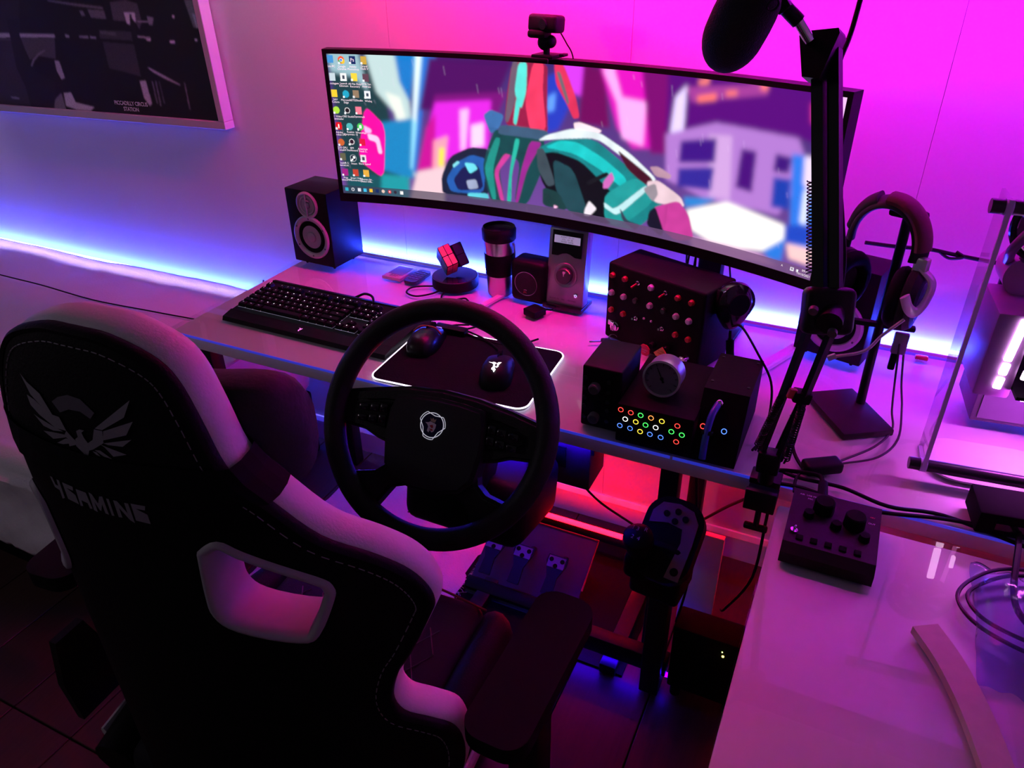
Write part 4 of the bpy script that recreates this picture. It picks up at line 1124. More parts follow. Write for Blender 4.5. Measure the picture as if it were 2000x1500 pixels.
# ------------------------------------------------------------------ dongle
t = thing('usb_receiver', 'small square black receiver in front of the control unit', 'receiver', (.756, .424, ZD), (0, 0, R(-22)))
bm = N(); box(bm, (0, 0, .009), (.040, .040, .018), bev=.003); obj('body', bm, black, t)
bm = N(); tube(bm, [(.004, .018, .008), (.012, .03, .008), (.014, .042, .004), (.012, .05, .003)], .002, 6); obj('cord', bm, black, t)

# ------------------------------------------------------------------ button box
pb = thing('button_box', 'black box covered in red and white buttons and switches', 'control box', (.945, .390, ZD), (0, 0, R(-20.4)))
bm = N(); box(bm, (.125, .056, .0905), (.250, .112, .181), bev=.006, seg=3); obj('case', bm, M('box_black', (.006, .005, .006), .6, scale=200, bump=.2, spec=.08), pb)
FY = Matrix.Rotation(R(90), 4, 'X')
def cap_mesh(nm, mt, r, h):
    b = N(); lathe(b, [(r * 1.15, 0), (r * 1.15, h * .25), (r, h * .3), (r, h * .8), (r * .8, h), (0, h * 1.05)], 20, FY); me = mesh_of(b, nm); me.materials.append(mt); return me
redc = cap_mesh('push_button', M('red_cap', (.42, .012, .016), .4), .0058, .008)
whc = cap_mesh('push_button', M('white_cap', (.55, .52, .60), .4), .0062, .008)
grc = cap_mesh('push_button', M('green_cap', (.010, .028, .012), .4), .0062, .007)
for me, L, lab in ((redc, [(.0158, .1539), (.0496, .1547), (.1861, .1535), (.2194, .1533), (.0178, .072), (.0514, .0724), (.1895, .0709), (.2215, .0711)], 'red push button'),
              (whc, [(.1185, .1556), (.0158, .1126), (.0491, .1128), (.1193, .1143), (.1863, .112), (.2178, .1115)], 'white push button'),
              (grc, [(.0815, .1135), (.1548, .1141)], 'dark green push button')):
    for x, z in L:
        o = obj('push_button', me, None, pb); o.location = (x, 0, z); o['label'] = lab
for k, (x, z) in enumerate(((.0842, .1557), (.1554, .1554), (.0859, .0734), (.1554, .0726))):
    bm = N(); lathe(bm, [(.005, 0), (.005, .003), (.0035, .0035), (.003, .007), (0, .007)], 12, Matrix.Translation((x, 0, z)) @ FY); tg = obj('toggle_switch', bm, chrome, pb)
    bm = N(); cyl(bm, (x, -.005, z), (x - (.006 if k < 2 else -.001), -.017, z - (.008 if k < 2 else -.004)), .0016, .0026, n=10); obj('toggle_lever', bm, M('red_cap', None) if k < 2 else chrome, tg)
for x, z in ((.1062, .0795), (.1258, .0795)):
    bm = N(); sph(bm, (x, -.001, z), .0028); obj('indicator_light', bm, M('lens_pale', (.6, .6, .65), .2), pb)
bm = N(); lathe(bm, [(.011, 0), (.011, .004), (.009, .006), (.009, .010), (0, .0105)], 24, Matrix.Translation((.0318, 0, .0357)) @ FY); kl = obj('key_lock', bm, chrome, pb)
bm = N(); box(bm, (.0318, -.013, .0385), (.0025, .008, .016), bev=.0008); box(bm, (.0318, -.018, .050), (.016, .003, .012), bev=.001); obj('key_blade', bm, chrome, kl)
for x, z in ((.2078, .0148), (.2229, .0296)):
    bm = N(); lathe(bm, [(.008, 0), (.008, .006), (.006, .009), (.006, .013), (.0095, .014), (.0085, .021), (0, .022)], 20, Matrix.Translation((x, 0, z)) @ FY); o = obj('valve_knob', bm, chrome, pb)
for x, z in ((.136, .026), (.172, .030)):
    bm = N(); lathe(bm, [(.008, 0), (.008, .006), (.006, .010), (0, .010)], 20, Matrix.Translation((x, 0, z)) @ FY); obj('valve_stem', bm, blackmet, pb)
PBM = Matrix.Translation((.945, .390, ZD)) @ Matrix.Rotation(R(-20.4), 4, 'Z')
def on_pb(x, y, z): return PBM @ Vector((x, y, z))
octm = M('red_tag', (.55, .02, .03), .45); yelm = M('yellow_tag', (.62, .36, .06), .45)
t = thing('warning_tag', 'red octagonal tag hanging on the button box', 'tag', on_pb(.1276, -.0165, .0175), (0, 0, R(-20.4)))
bm = N(); prism(bm, [(.0145 * math.cos(R(45 * k + 22.5)), .0145 * math.sin(R(45 * k + 22.5))) for k in range(8)], 0, .003, FY @ Matrix.Rotation(R(6), 4, 'X')); obj('plate', bm, octm, t, False)
for k in range(3):
    text(('TRAILER', 'AIR SUPPLY', 'PUSH')[k], .0036, white, t, (0, -.0034, .0055 - .005 * k), (R(90), 0, 0))
t = thing('warning_tag', 'yellow diamond tag hanging on the button box', 'tag', on_pb(.1709, -.0165, .0215), (0, 0, R(-20.4)))
bm = N(); prism(bm, [(.019, 0), (0, .019), (-.019, 0), (0, -.019)], 0, .003, FY); obj('plate', bm, yelm, t, False)
for k in range(4):
    text(('SYSTEM', 'PARKING', 'BRAKE', 'PUSH')[k], .0042, blackm, t, (0, -.0034, .0085 - .0055 * k), (R(90), 0, 0))
# spare key lying on the desk under its lock
t = thing('key', 'car key with black head lying before the button box', 'key', on_pb(.026, -.026, .0002), (0, 0, R(-62)))
bm = N(); box(bm, (0, 0, .005), (.018, .022, .009), bev=.004); obj('head', bm, black, t)
bm = N(); box(bm, (-.001, -.024, .003), (.006, .026, .0025), bev=.0006); o = obj('blade', bm, chrome, t)
bm = N(); ringt(bm, (0, 0, 0), .010, .0008, Matrix.Translation((.0, .016, .010)) @ Matrix.Rotation(R(70), 4, 'Y'), 24, 6); obj('ring', bm, chrome, t)
# hand microphone of a radio, on the right side of the box
t = thing('radio_microphone', 'round black hand microphone hanging at the right side of the button box', 'microphone', (1.226, .357, .900), (R(-8), R(10), R(-20.4 + 58)))
bm = N(); lathe(bm, [(0, -.022), (.026, -.021), (.040, -.012), (.043, 0), (.040, .012), (.026, .021), (0, .022)], 36, FY); 
for v in bm.verts:
    if v.co.z < 0: v.co.x *= 1 - .35 * (-v.co.z / .043); v.co.z *= 1.35
obj('shell', bm, blackg, t)
bm = N(); lathe(bm, [(.024, .0205), (.022, .023), (0, .0235)], 28, FY); obj('grille', bm, blackm, t)
bm = N(); box(bm, (-.038, .0, .006), (.010, .018, .034), bev=.004); obj('talk_button', bm, blackm, t)
bm = N(); box(bm, (.0, .024, .01), (.02, .012, .03), bev=.003); obj('hook', bm, blackmet, t)
# coiled lead of the microphone: flexible thick sleeve standing on the desk behind the console
bm = N(); tube(bm, [(1.228, .345, .842), (1.232, .34, .815)], .003, 8, smooth=False); tube(bm, [(1.231, .342, .822), (1.240, .325, .79), (1.262, .30, .772), (1.262, .262, .765), (1.236, .228, .762)], .0085, 12)
tag(obj('microphone_lead', bm, rubber), 'thick black coiled lead below the hand microphone', 'cable')
bm = N(); tube(bm, [(1.232, .338, .856), (1.262, .25, .90), (1.305, .20, .875), (1.336, .19, .83), (1.346, .16, .786), (1.345, .11, .757), (1.335, .07, .7535)], .0024, 6)
tag(obj('cable', bm, black), 'black cable arching from the hand microphone down to the desk', 'cable')

# ------------------------------------------------------------------ knob box
t = thing('knob_box', 'small upright black box with two grey knobs', 'control box', (1.025, .026, ZD))
bm = N(); box(bm, (.0375, .060, .064), (.075, .118, .128), bev=.004, seg=3); obj('case', bm, black, t)
for x, z in ((.0228, .0884), (.0238, .0253)):
    m = Matrix.Translation((x + .004, 0, z)) @ FY
    bm = N(); lathe(bm, [(.0105, 0), (.0105, .010), (.0095, .012), (0, .012)], 28, m)
    for v in bm.verts:
        pass
    kn = obj('knob', bm, M('knob_grey', (.12, .12, .13), .5), t)
    bm = N(); lathe(bm, [(.0085, .012), (.0078, .0135), (0, .0137)], 24, m); obj('knob_cap', bm, darkgrey, kn)
bs = N(); lathe(bs, [(.0042, 0), (.0042, .003), (0, .0035)], 14, FY); sbm = mesh_of(bs, 'small_button'); sbm.materials.append(M('dim_green', (.014, .022, .018), .4))
for x in (.0095, .052):
    for z in (.105, .083, .063, .045, .022):
        o = obj('small_button', sbm, None, t); o.location = (x - .002 if x < .03 else x, 0, z)

# ------------------------------------------------------------------ console with gauge, lit buttons and lever
t = thing('air_brake_console', 'black console with colourful ring lights, gauge and blue lever', 'control box', (1.08, .003, ZD))
cons = M('console_black', (.007, .0055, .006), .65, scale=150, bump=.15, spec=.06)
bm = N(); box(bm, (.0905, .100, .040), (.138, .200, .080), bev=.003); obj('case', bm, cons, t)
RXM = Matrix(((0, 0, 1, 0), (1, 0, 0, 0), (0, 1, 0, 0), (0, 0, 0, 1)))
bm = N(); prism(bm, [(.002, 0), (.067, .110), (.205, .110), (.205, 0)], .157, .236, RXM); obj('lever_case', bm, cons, t, False)
LC = dict(red=(1, .05, .04), green=(.06, 1, .12), orange=(1, .28, .06), yellow=(1, .72, .05), white=(1, 1, 1), blue=(.08, .22, 1))
RG = dict(red=[(.0291, .0692), (.0476, .0678), (.1317, .063), (.1329, .0298)], green=[(.0656, .0671), (.076, .0494), (.1225, .0484), (.1412, .0466)], orange=[(.0844, .0666)], yellow=[(.104, .0649), (.058, .0512), (.0673, .0331)], white=[(.0385, .0517), (.0944, .0491)], blue=[(.0294, .0355), (.0486, .0347), (.0853, .0323), (.1049, .0313)])
bs = N(); lathe(bs, [(.0036, 0), (.0036, .0016), (0, .0018)], 20, FY); cpm = mesh_of(bs, 'button_cap'); cpm.materials.append(blackg)
def lit_button(col, m4):
    bs = N(); ringt(bs, (0, 0, .001), .0044, .0006, FY, 24, 6); me = mesh_of(bs, 'ring_light'); me.materials.append(E('ring_' + col, LC[col], 2.2))
    b = obj('lit_button', cpm, None, t); b.matrix_local = m4; b['label'] = 'round button with a glowing %s ring' % col
    obj('ring_light', me, None, b)
for col, L in RG.items():
    for x, z in L:
        lit_button(col, Matrix.Translation((x, -.0005, z)))
SL = Matrix.Translation((.157, .002, 0)) @ Matrix.Rotation(-math.atan2(.065, .110), 4, 'X')
lit_button('red', SL @ Matrix.Translation((.0125, -.0005, .0605))); lit_button('blue', SL @ Matrix.Translation((.0493, -.0005, .0599)))
blu = M('blue_lever', (.02, .06, .45), .4)
bm = N(); tube(bm, [SL @ Vector((.030, -.006, .104)), SL @ Vector((.026, -.020, .085)), SL @ Vector((.024, -.024, .060)), SL @ Vector((.024, -.022, .035)), SL @ Vector((.025, -.016, .006))], .0062, 12); lv = obj('brake_lever', bm, blu, t)
bm = N(); box(bm, SL @ Vector((.024, -.014, .052)), (.018, .030, .008), (-.53, 0, 0), bev=.002); obj('lever_clamp', bm, blackmet, lv)
bm = N(); sph(bm, SL @ Vector((.032, -.004, .106)), .0075); obj('lever_pivot', bm, chrome, lv)
for x, y, z in ((.165, .095, .1105), (.228, .095, .1105), (.165, .19, .1105), (.228, .19, .1105)):
    bm = N(); cyl(bm, (x, y, z - .001), (x, y, z + .0008), .0028, n=10); obj('screw', bm, blackmet, t)
gm = Matrix.Translation((.083, .060, .1145)) @ Matrix.Rotation(R(82), 4, 'X')
bm = N(); lathe(bm, [(.0, -.040), (.0315, -.040), (.033, -.038), (.033, .0), (.0345, .001), (.0345, .007), (.031, .008), (.031, .004)], 48, gm, False); gg = obj('pressure_gauge', bm, M('gauge_steel', (.62, .60, .66), .3, .5, var=.03), t)
bm = N(); lathe(bm, [(.031, .004), (0, .0042)], 48, gm, False); obj('gauge_face', bm, M('gauge_dial', (.10, .10, .13), .25), gg)
for k in range(11):
    a = R(225 - 27 * k); bm = N(); tube(bm, [gm @ Vector((.024 * math.cos(a), .024 * math.sin(a), .0046)), gm @ Vector((.0285 * math.cos(a), .0285 * math.sin(a), .0046))], .0005, 4, smooth=False); obj('gauge_mark', bm, blackm, gg)
bm = N(); prism(bm, [(-.002, -.008), (.002, -.008), (.0008, .0), (.0004, .022), (-.0004, .022), (-.0008, 0)], .0048, .0054, gm @ Matrix.Rotation(R(28), 4, 'Z')); lathe(bm, [(.003, .0044), (.003, .006), (0, .006)], 14, gm); obj('gauge_needle', bm, blackm, gg)
bm = N(); cyl(bm, (.083, .085, .078), (.083, .085, .092), .012, n=6); obj('gauge_stem', bm, blackmet, gg)

# ------------------------------------------------------------------ headset on its stand
t = thing('headset_stand', 'black headset stand with a square foot beside the computer', 'stand', (1.478, .262, ZD), (0, 0, R(-57)))
bm = N(); box(bm, (0, 0, .007), (.15, .098, .014), bev=.003); obj('foot', bm, M('stand_black', (.016, .013, .014), .5, spec=.2), t)
bm = N(); tube(bm, [(-.022, .036, .012), (-.026, .037, .10), (-.030, .040, .30), (-.031, .040, .380)], .0085, 14); obj('post', bm, blackmet, t)
bm = N(); box(bm, (-.031, .040, .384), (.060, .030, .014), (0, 0, R(57 - 20)), bev=.006); obj('cradle', bm, black, t)
bm = N(); box(bm, (-.028, .037, .178), (.12, .014, .010), (0, 0, R(57 + 4)), bev=.003); obj('cable_arm', bm, black, t)
def bez(pts, r, n=12, flat=None):
    b = N(); tube(b, pts, r, n, 8, flat=flat); return b
HX, HY, HZ = 1.468, .285, 1.105
hs = thing('headset', 'black gaming headset with padded band and silver boom hanging on the stand', 'headset', (HX, HY, HZ))
hc = M('headset_black', (.014, .012, .014), .6, scale=90, bump=.2, spec=.2)
# band: arch in a slightly turned plane
hd = Vector((math.cos(R(-28)), math.sin(R(-28)), 0))
def ha(a, r=(.062, .072)):
    return hd * (r[0] * math.cos(a)) + Vector((0, 0, r[1] * math.sin(a) - .018))
bm = bez([ha(R(a)) + Vector((0, -.004, 0)) for a in range(185, -12, -14)], .01, 12, (.017, .007)); obj('head_band', bm, hc, hs)
bm = bez([ha(R(a), (.066, .078)) + Vector((0, -.004, 0)) for a in (95, 80, 65, 50, 35, 20, 5)], .01, 14, (.0195, .0115)); o = obj('band_pad', bm, M('band_pad', (.10, .012, .02), .7, scale=120, bump=.3), hs); o['label'] = 'dark red padding on the band'
bm = bez([ha(R(a), (.067, .079)) for a in (170, 150, 130, 112)], .01, 12, (.017, .008)); obj('band_cover', bm, hc, hs)
for sgn, cx in ((-1, -.062), (1, .064)):
    base = hd * cx + Vector((0, 0, -.075))
    bm = N(); tube(bm, [hd * cx * 1.02 + Vector((0, 0, -.01)), hd * cx * 1.06 + Vector((0, 0, -.05)), base], .006, 10); obj('slider', bm, hc if sgn < 0 else white, hs)
    m = Matrix.Translation(base + Vector((0, -.008, -.022))) @ Matrix.Rotation(R(-28), 4, 'Z') @ Matrix.Rotation(R(90 * sgn), 4, 'Y') @ Matrix.Rotation(R(-14), 4, 'X') @ Matrix.Diagonal((1.25, 1.05, 1.15, 1))
    bm = N(); lathe(bm, [(.0, -.012), (.034, -.012), (.043, -.004), (.044, .006), (.038, .014), (.026, .017), (0, .018)], 36, m); ec = obj('ear_cup', bm, hc, hs)
    bm = N(); ringt(bm, (0, 0, -.014), .032, .012, m, 36, 10); obj('ear_cushion', bm, rubber, ec)
    bm = N(); ringt(bm, (0, 0, .0155), .026, .0016, m, 30, 6); obj('cup_trim', bm, M('trim_purple', (.4, .34, .42), .3, .6), ec)
cc = hd * .064 + Vector((0, -.008, -.097)); sd_ = Vector((hd.y, -hd.x, 0))
bm = N(); tube(bm, [hd * .072 + Vector((0, -.004, -.040)), cc + hd * .030 + Vector((0, 0, .040)), cc + hd * .033 + sd_ * .012 + Vector((0, 0, .010)), cc + hd * .030 + sd_ * .030 + Vector((0, 0, -.004)), cc + hd * .024 + sd_ * .046 + Vector((0, 0, .006)), cc + hd * .016 + sd_ * .052 + Vector((0, 0, .026))], .006, 10, flat=(.0095, .004)); o = obj('yoke', bm, M('yoke_silver', (.60, .54, .60), .3, .2), hs); o['label'] = 'curved silver yoke'
bm = N(); box(bm, hd * .070 + Vector((0, -.004, -.036)), (.024, .016, .030), (0, 0, R(-28)), bev=.004); obj('hinge_block', bm, M('yoke_silver', None), hs)
tip = Vector((-.040, -.072, -.213))
bm = N(); tube(bm, [cc + hd * .020 + sd_ * .040 + Vector((0, 0, -.018)), cc + hd * .0 + sd_ * .058 + Vector((0, 0, -.05)), (cc + tip) / 2 + Vector((0, -.018, -.035)), tip], .0028, 8); o = obj('boom', bm, silver, hs); o['label'] = 'thin silver microphone boom'
bm = N(); box(bm, tip, (.016, .008, .011), (0, R(-35), 0), bev=.003); obj('boom_tip', bm, silver, hs)
for k, pts in enumerate(([(1.530, .245, .925), (1.538, .24, .86), (1.548, .25, .79), (1.556, .235, .757), (1.53, .17, .7535), (1.478, .094, .757)], [(1.537, .25, .93), (1.552, .27, .84), (1.566, .28, .78), (1.567, .21, .755), (1.538, .14, .7535), (1.484, .090, .757)])):
    bm = N(); tube(bm, pts, .0021, 6); tag(obj('cable', bm, M('cable_purple', (.03, .02, .035), .5)), ('left one of the two thin headset cables behind the stand foot', 'right one of the two thin headset cables behind the stand foot')[k], 'cable', 'headset leads')
t = thing('cable_adapter', 'small plug adapter hanging below the headset', 'adapter', (1.531, .252, .905))
bm = N(); box(bm, (0, 0, .018), (.024, .012, .040), bev=.003); obj('plug', bm, M('adapter_clear', (.22, .18, .28), .3), t)
bm = N(); box(bm, (-.004, 0, -.018), (.012, .010, .034), bev=.003); obj('sleeve', bm, black, t)
t = thing('inline_control', 'black cable box lying on the desk beside the arm foot', 'control', (1.452, .060, ZD), (0, 0, R(33)))
bm = N(); box(bm, (0, 0, .012), (.066, .030, .022), bev=.006, seg=3); obj('shell', bm, black, t)
bm = N(); tube(bm, [(-.032, 0, .010), (-.055, -.02, .006), (-.072, -.05, .004)], .0026, 6); obj('cord', bm, black, t)
for pts, lab in (([(1.372, .03, .757), (1.42, .022, .754), (1.49, .024, .754), (1.56, .004, .754), (1.64, .016, .754), (1.75, -.012, .754)], 'long black cable along the back of the side desk, upper one'),
                 ([(1.375, -.02, .76), (1.43, -.006, .755), (1.535, -.018, .754), (1.646, .008, .7545), (1.76, .02, .754)], 'long black cable along the back of the side desk, lower one'),
                 ([(1.385, .14, .80), (1.40, .10, .757), (1.425, .05, .754), (1.44, .045, .754)], 'short black cable dropping behind the arm to the cable box')):
    bm = N(); tube(bm, pts, .0033, 8); tag(obj('cable', bm, black), lab, 'cable')
bm = N(); tube(bm, [(1.44, .56, .99), (1.50, .575, .985), (1.56, .585, .985), (1.60, .59, .98), (1.64, .595, .975), (1.69, .60, .97), (1.76, .60, .965)], .0042, 8); tube(bm, [(1.58, .588, .982), (1.60, .585, .972), (1.625, .588, .977), (1.61, .59, .986)], .003, 6)
tag(obj('cable', bm, black), 'dark cable strung along the wall behind the headset', 'cable')

# ------------------------------------------------------------------ microphone arm
arm = thing('boom_stand', 'black two section boom arm clamped to the desk corner', 'boom arm', (1.371, -.028, ZD))
O_ = Vector((1.371, -.028, ZD))
EL = Vector((1.410, -.111, 1.120)) - O_
TP = Vector((1.339, .021, 1.416)) - O_
bm = N(); box(bm, (0, .0, -.02), (.05, .06, .012), bev=.002); box(bm, (0, .024, .006), (.05, .035, .012), bev=.002); box(bm, (0, -.026, -.006), (.05, .010, .04), bev=.002); obj('clamp', bm, blackmet, arm)
bm = N(); cyl(bm, (0, -.002, -.08), (0, -.002, -.02), .005); box(bm, (0, -.002, -.082), (.04, .012, .010), bev=.003); obj('clamp_screw', bm, blackmet, arm)
bm = N(); cyl(bm, (0, .01, .01), (0, .008, .05), .013); box(bm, (0, .004, .055), (.036, .026, .040), bev=.004); obj('swivel', bm, blackmet, arm)
def bars(A, B, sep, nm, r=.0068):
    d = (B - A).normalized(); side = d.cross(Vector((0, -.75, .6))).normalized()
    for s in (-1, 1):
        bm = N(); tube(bm, [A + side * sep * s, B + side * sep * s], r, 4, smooth=False); obj(nm, bm, blackmet, arm, False)
    return d, side
A0 = Vector((0, .002, .065))
d, side = bars(A0, EL, .0145, 'lower_bar')
d2, side2 = bars(EL, TP, .0095, 'upper_bar', .0105)
def spring(A, B, r, turns, wire=.0011):
    d = (B - A); x, y = _frame(d); n = turns * 10
    return [A + d * (i / n) + (x * math.cos(i * .628) + y * math.sin(i * .628)) * r for i in range(n + 1)]
for s in (-1, 1):
    bm = N(); tube(bm, spring(A0 + side * .024 * s + d * .02 + Vector((0, -.01, 0)), A0 + side * .016 * s + d * .14 + Vector((0, -.008, 0)), .0052, 22), .0012, 5, smooth=False); tube(bm, [A0 + side * .024 * s, A0 + side * .024 * s + d * .02 + Vector((0, -.01, 0))], .002, 5, smooth=False); obj('spring', bm, blackmet, arm)
    bm = N(); tube(bm, spring(EL - side2 * .022 + d2 * (.05), EL - side2 * .020 + d2 * .17, .0042, 26), .0009, 5, smooth=False)
    if s > 0: obj('spring', bm, M('spring_steel', (.05, .05, .055), .35, .8), arm)
    else: bm.free()
bm = N(); box(bm, EL, (.066, .030, .062), (R(-20), 0, R(20)), bev=.010, seg=3); cyl(bm, EL + Vector((.006, -.03, -.004)), EL + Vector((.006, .02, .004)), .016); obj('elbow', bm, blackmet, arm)
for q in (Vector((.012, -.033, -.012)), Vector((-.016, -.028, .012))):
    bm = N(); cyl(bm, EL + q, EL + q + Vector((0, -.006, -.002)), .006, n=12); obj('elbow_bolt', bm, darkgrey, arm)
bm = N(); prism(bm, [(-.012, -.035), (.012, -.035), (.016, .022), (.012, .028), (-.034, .020), (-.036, .014)], -.012, .012, Matrix.Translation(TP + Vector((-.002, -.004, -.002))) @ Matrix.Rotation(R(-22), 4, 'Z') @ Matrix.Rotation(R(65), 4, 'X')); obj('head_bracket', bm, blackmet, arm)
HD = Vector((1.300, .010, 1.450)) - O_
bm = N(); cyl(bm, TP + Vector((-.022, -.006, .012)), HD, .0068); o = obj('head_pin', bm, chrome, arm); o['label'] = 'bright chrome pin'
bm = N(); cyl(bm, HD, HD + (HD - TP).normalized() * .034, .0092); box(bm, HD + (HD - TP).normalized() * .034, (.020, .020, .026), (0, R(-45), 0), bev=.005); obj('mount_sleeve', bm, blackmet, arm)
bm = N(); tube(bm, [TP + Vector((.004, -.01, -.10)) , TP + Vector((.016, -.006, -.10))], .009, 8, smooth=False); obj('cable_tie', bm, black, arm)
bm = N(); tube(bm, [(O_ * -1) + Vector(p) for p in ((1.362, .150, 1.50), (1.358, .12, 1.43), (1.352, .085, 1.385), (1.362, .055, 1.33), (1.385, .01, 1.26), (1.402, -.02, 1.21), (1.418, -.06, 1.15), (1.415, -.08, 1.05), (1.385, .0, .85), (1.372, .02, .77))], .0036, 8); obj('cable', bm, black, arm)
bm = N(); box(bm, A0 + d * .155 + side * .010, (.026, .020, .018), (0, R(10), R(20)), bev=.003); obj('cable_clip', bm, black, arm)
bm = N(); box(bm, A0 + d * .158 - side * .004 + Vector((0, -.008, 0)), (.012, .008, .016), (0, R(10), R(20)), bev=.002); o = obj('red_tie', bm, M('red_tape', (.5, .03, .02), .5), arm); o['label'] = 'small red tie'
# microphone with foam cover
mic = thing('microphone', 'studio microphone in a thick black foam cover hanging from the arm', 'microphone', (1.240, -.065, 1.452), (R(16), R(24), 0))
bm = N(); lathe(bm, [(.037 * math.cos(R(a)), -.012 + .050 * math.sin(R(a))) for a in range(-90, 1, 9)] + [(.0375, .005), (.037, .022), (.035, .036), (.031, .045), (.025, .050)], 40, None, False); obj('foam_cover', bm, M('foam', (.006, .006, .007), .95, scale=500, bump=.8), mic)
bm = N(); lathe(bm, [(.024, .03), (.026, .10), (.022, .13), (0, .132)], 32); obj('body', bm, black, mic)
bm = N(); ringt(bm, (0, 0, .062), .036, .005); obj('shock_ring', bm, black, mic)
for k in range(4):
    a = R(45 + 90 * k); bm = N(); ringt(bm, (0, 0, 0), .007, .0014, Matrix.Translation((.040 * math.cos(a), .040 * math.sin(a), .05)) @ Matrix.Rotation(a, 4, 'Z') @ Matrix.Rotation(R(90), 4, 'Y'), 16, 6); obj('elastic_loop', bm, black, mic)
bm = N(); tube(bm, [(.036, .01, .062), (.046, .03, .055), (.052, .055, .045)], .007, 8); obj('bracket', bm, black, mic)

t = thing('desk_clip', 'tiny red clip lying on the desk near the wall', 'clip', (1.602, .560, ZD), (0, 0, R(4)))
bm = N(); box(bm, (0, 0, .005), (.026, .012, .010), bev=.003); obj('grip', bm, M('clip_red', (.5, .03, .04), .4), t)
bm = N(); box(bm, (0, -.008, .003), (.022, .006, .003), bev=.001); obj('jaw', bm, chrome, t)
# ------------------------------------------------------------------ open computer case
pc = thing('desktop_computer', 'open acrylic computer case glowing pink at the right edge', 'computer', (1.605, .105, ZD), (0, 0, R(6)))
acr = GLASS('acrylic', (.93, .90, .97), .02, 1.45, .10, (.7, .6, .85))
acr_e = M('acrylic_edge', (.55, .45, .75), .3)
for x, nm in ((0, 'side_plate'), (.36, 'side_plate')):
    bm = N(); box(bm, (x, .03, .255), (.005, .06, .45), bev=.0005, seg=1); p = obj(nm, bm, acr, pc, False)
    bm = N(); box(bm, (x, -.0015, .255), (.0065, .004, .452)); obj('plate_edge', bm, acr_e, p, False)
    bm = N(); box(bm, (x, .03, .0285), (.0065, .06, .004)); obj('plate_edge', bm, acr_e, p, False)
for y, z in ((.008, .026), (.008, .468)):
    bm = N(); cyl(bm, (-.022, y, z), (.385, y, z), .0105, n=18); rd = obj('rod', bm, M('rod_dark', (.03, .022, .035), .3, .4), pc)
    bm = N(); cyl(bm, (-.005, y, z), (.005, y, z), .0116, n=18); obj('washer', bm, acr_e, rd)
bm = N(); box(bm, (.30, .06, .008), (.08, .05, .014), bev=.003); obj('foot', bm, blackm, pc)
bm = N(); box(bm, (.30, .30, .008), (.08, .05, .014), bev=.003); obj('foot', bm, blackm, pc)
bm = N(); box(bm, (.24, .33, .24), (.24, .012, .40)); obj('rear_panel', bm, blackm, pc)
bm = N(); box(bm, (.17, .25, .30), (.17, .012, .30), (0, 0, R(-4)), bev=.002); mb = obj('motherboard', bm, M('board_dark', (.03, .012, .035), .5, scale=60), pc)
for k in range(4):
    bm = N(); box(bm, (.105 + .017 * k, .228, .33), (.007, .032, .13), bev=.001); rm = obj('memory_stick', bm, darkgrey, mb)
    bm = N(); box(bm, (.105 + .017 * k, .2105, .33), (.0075, .004, .125)); obj('memory_light', bm, E('ram_light', (1., .35, 1.), 2.0), rm)
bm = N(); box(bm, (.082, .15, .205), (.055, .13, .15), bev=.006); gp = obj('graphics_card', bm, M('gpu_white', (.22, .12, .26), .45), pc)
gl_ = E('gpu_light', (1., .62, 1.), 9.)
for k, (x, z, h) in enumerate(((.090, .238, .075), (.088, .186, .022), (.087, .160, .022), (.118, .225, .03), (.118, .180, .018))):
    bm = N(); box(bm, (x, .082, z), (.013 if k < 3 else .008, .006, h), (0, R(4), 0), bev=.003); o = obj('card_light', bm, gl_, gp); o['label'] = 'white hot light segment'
for cz, cx in ((.40, .11), (.40, .24)):
    m = Matrix.Translation((cx, .16, cz)) @ Matrix.Rotation(R(90), 4, 'X')
    bm = N(); ringt(bm, (0, 0, 0), .056, .006, m, 36, 8); fn = obj('fan', bm, blackg, pc)
    bm = N()
    for k in range(7):
        a = R(51.4 * k); prism(bm, [(.012, -.004), (.05, -.014), (.052, .010), (.012, .006)], -.001, .001, m @ Matrix.Rotation(a, 4, 'Z') @ Matrix.Rotation(R(25), 4, 'X'))
    lathe(bm, [(.016, -.006), (.016, .006), (0, .007)], 24, m); obj('fan_blades', bm, M('fan_smoke', (.10, .06, .12), .3), fn)
bm = N(); cyl(bm, (.10, .17, .31), (.10, .235, .31), .034, n=30); o = obj('pump_block', bm, M('pump_pink', (.30, .12, .28), .35), pc)
for k in range(2):
    bm = N(); tube(bm, [(.07 + .02 * k, .19, .33), (.06 + .03 * k, .14, .37), (.09 + .03 * k, .14, .42), (.14, .16, .44)], .008, 10); obj('coolant_tube', bm, M('tube_purple', (.10, .03, .12), .3), pc)
bm = N(); box(bm, (.22, .24, .085), (.26, .13, .11), bev=.004); ps = obj('power_supply', bm, M('psu_grey', (.06, .05, .08), .45), pc)
bm = N(); box(bm, (.19, .173, .085), (.18, .004, .09)); obj('psu_front', bm, M('psu_front', (.10, .08, .14), .4), ps)
for k in range(3):
    bm = N(); tube(bm, [(.20 + .02 * k, .17, .09), (.21 + .02 * k, .14, .10), (.24 + .02 * k, .13, .075 - .01 * k), (.28, .15, .05)], .006, 8); obj('psu_cable', bm, blackm, ps)
bm = N(); box(bm, (.235, .15, .150), (.25, .19, .006)); obj('shelf', bm, blackm, pc)
bm = N(); box(bm, (.20, .07, .1445), (.16, .012, .005)); o = obj('under_light', bm, E('pc_light', *LED_PC), pc); o['label'] = 'pink light bar under the shelf'
bm = N(); prism(bm, rrect(.20, .13, .05, 8, .115, .078), .0, .0035); obj('base_mat', bm, white, pc, False)
t = thing('black_case', 'low black box standing on the desk below the computer rod', 'box', (1.76, .045, ZD), (0, 0, R(8)))
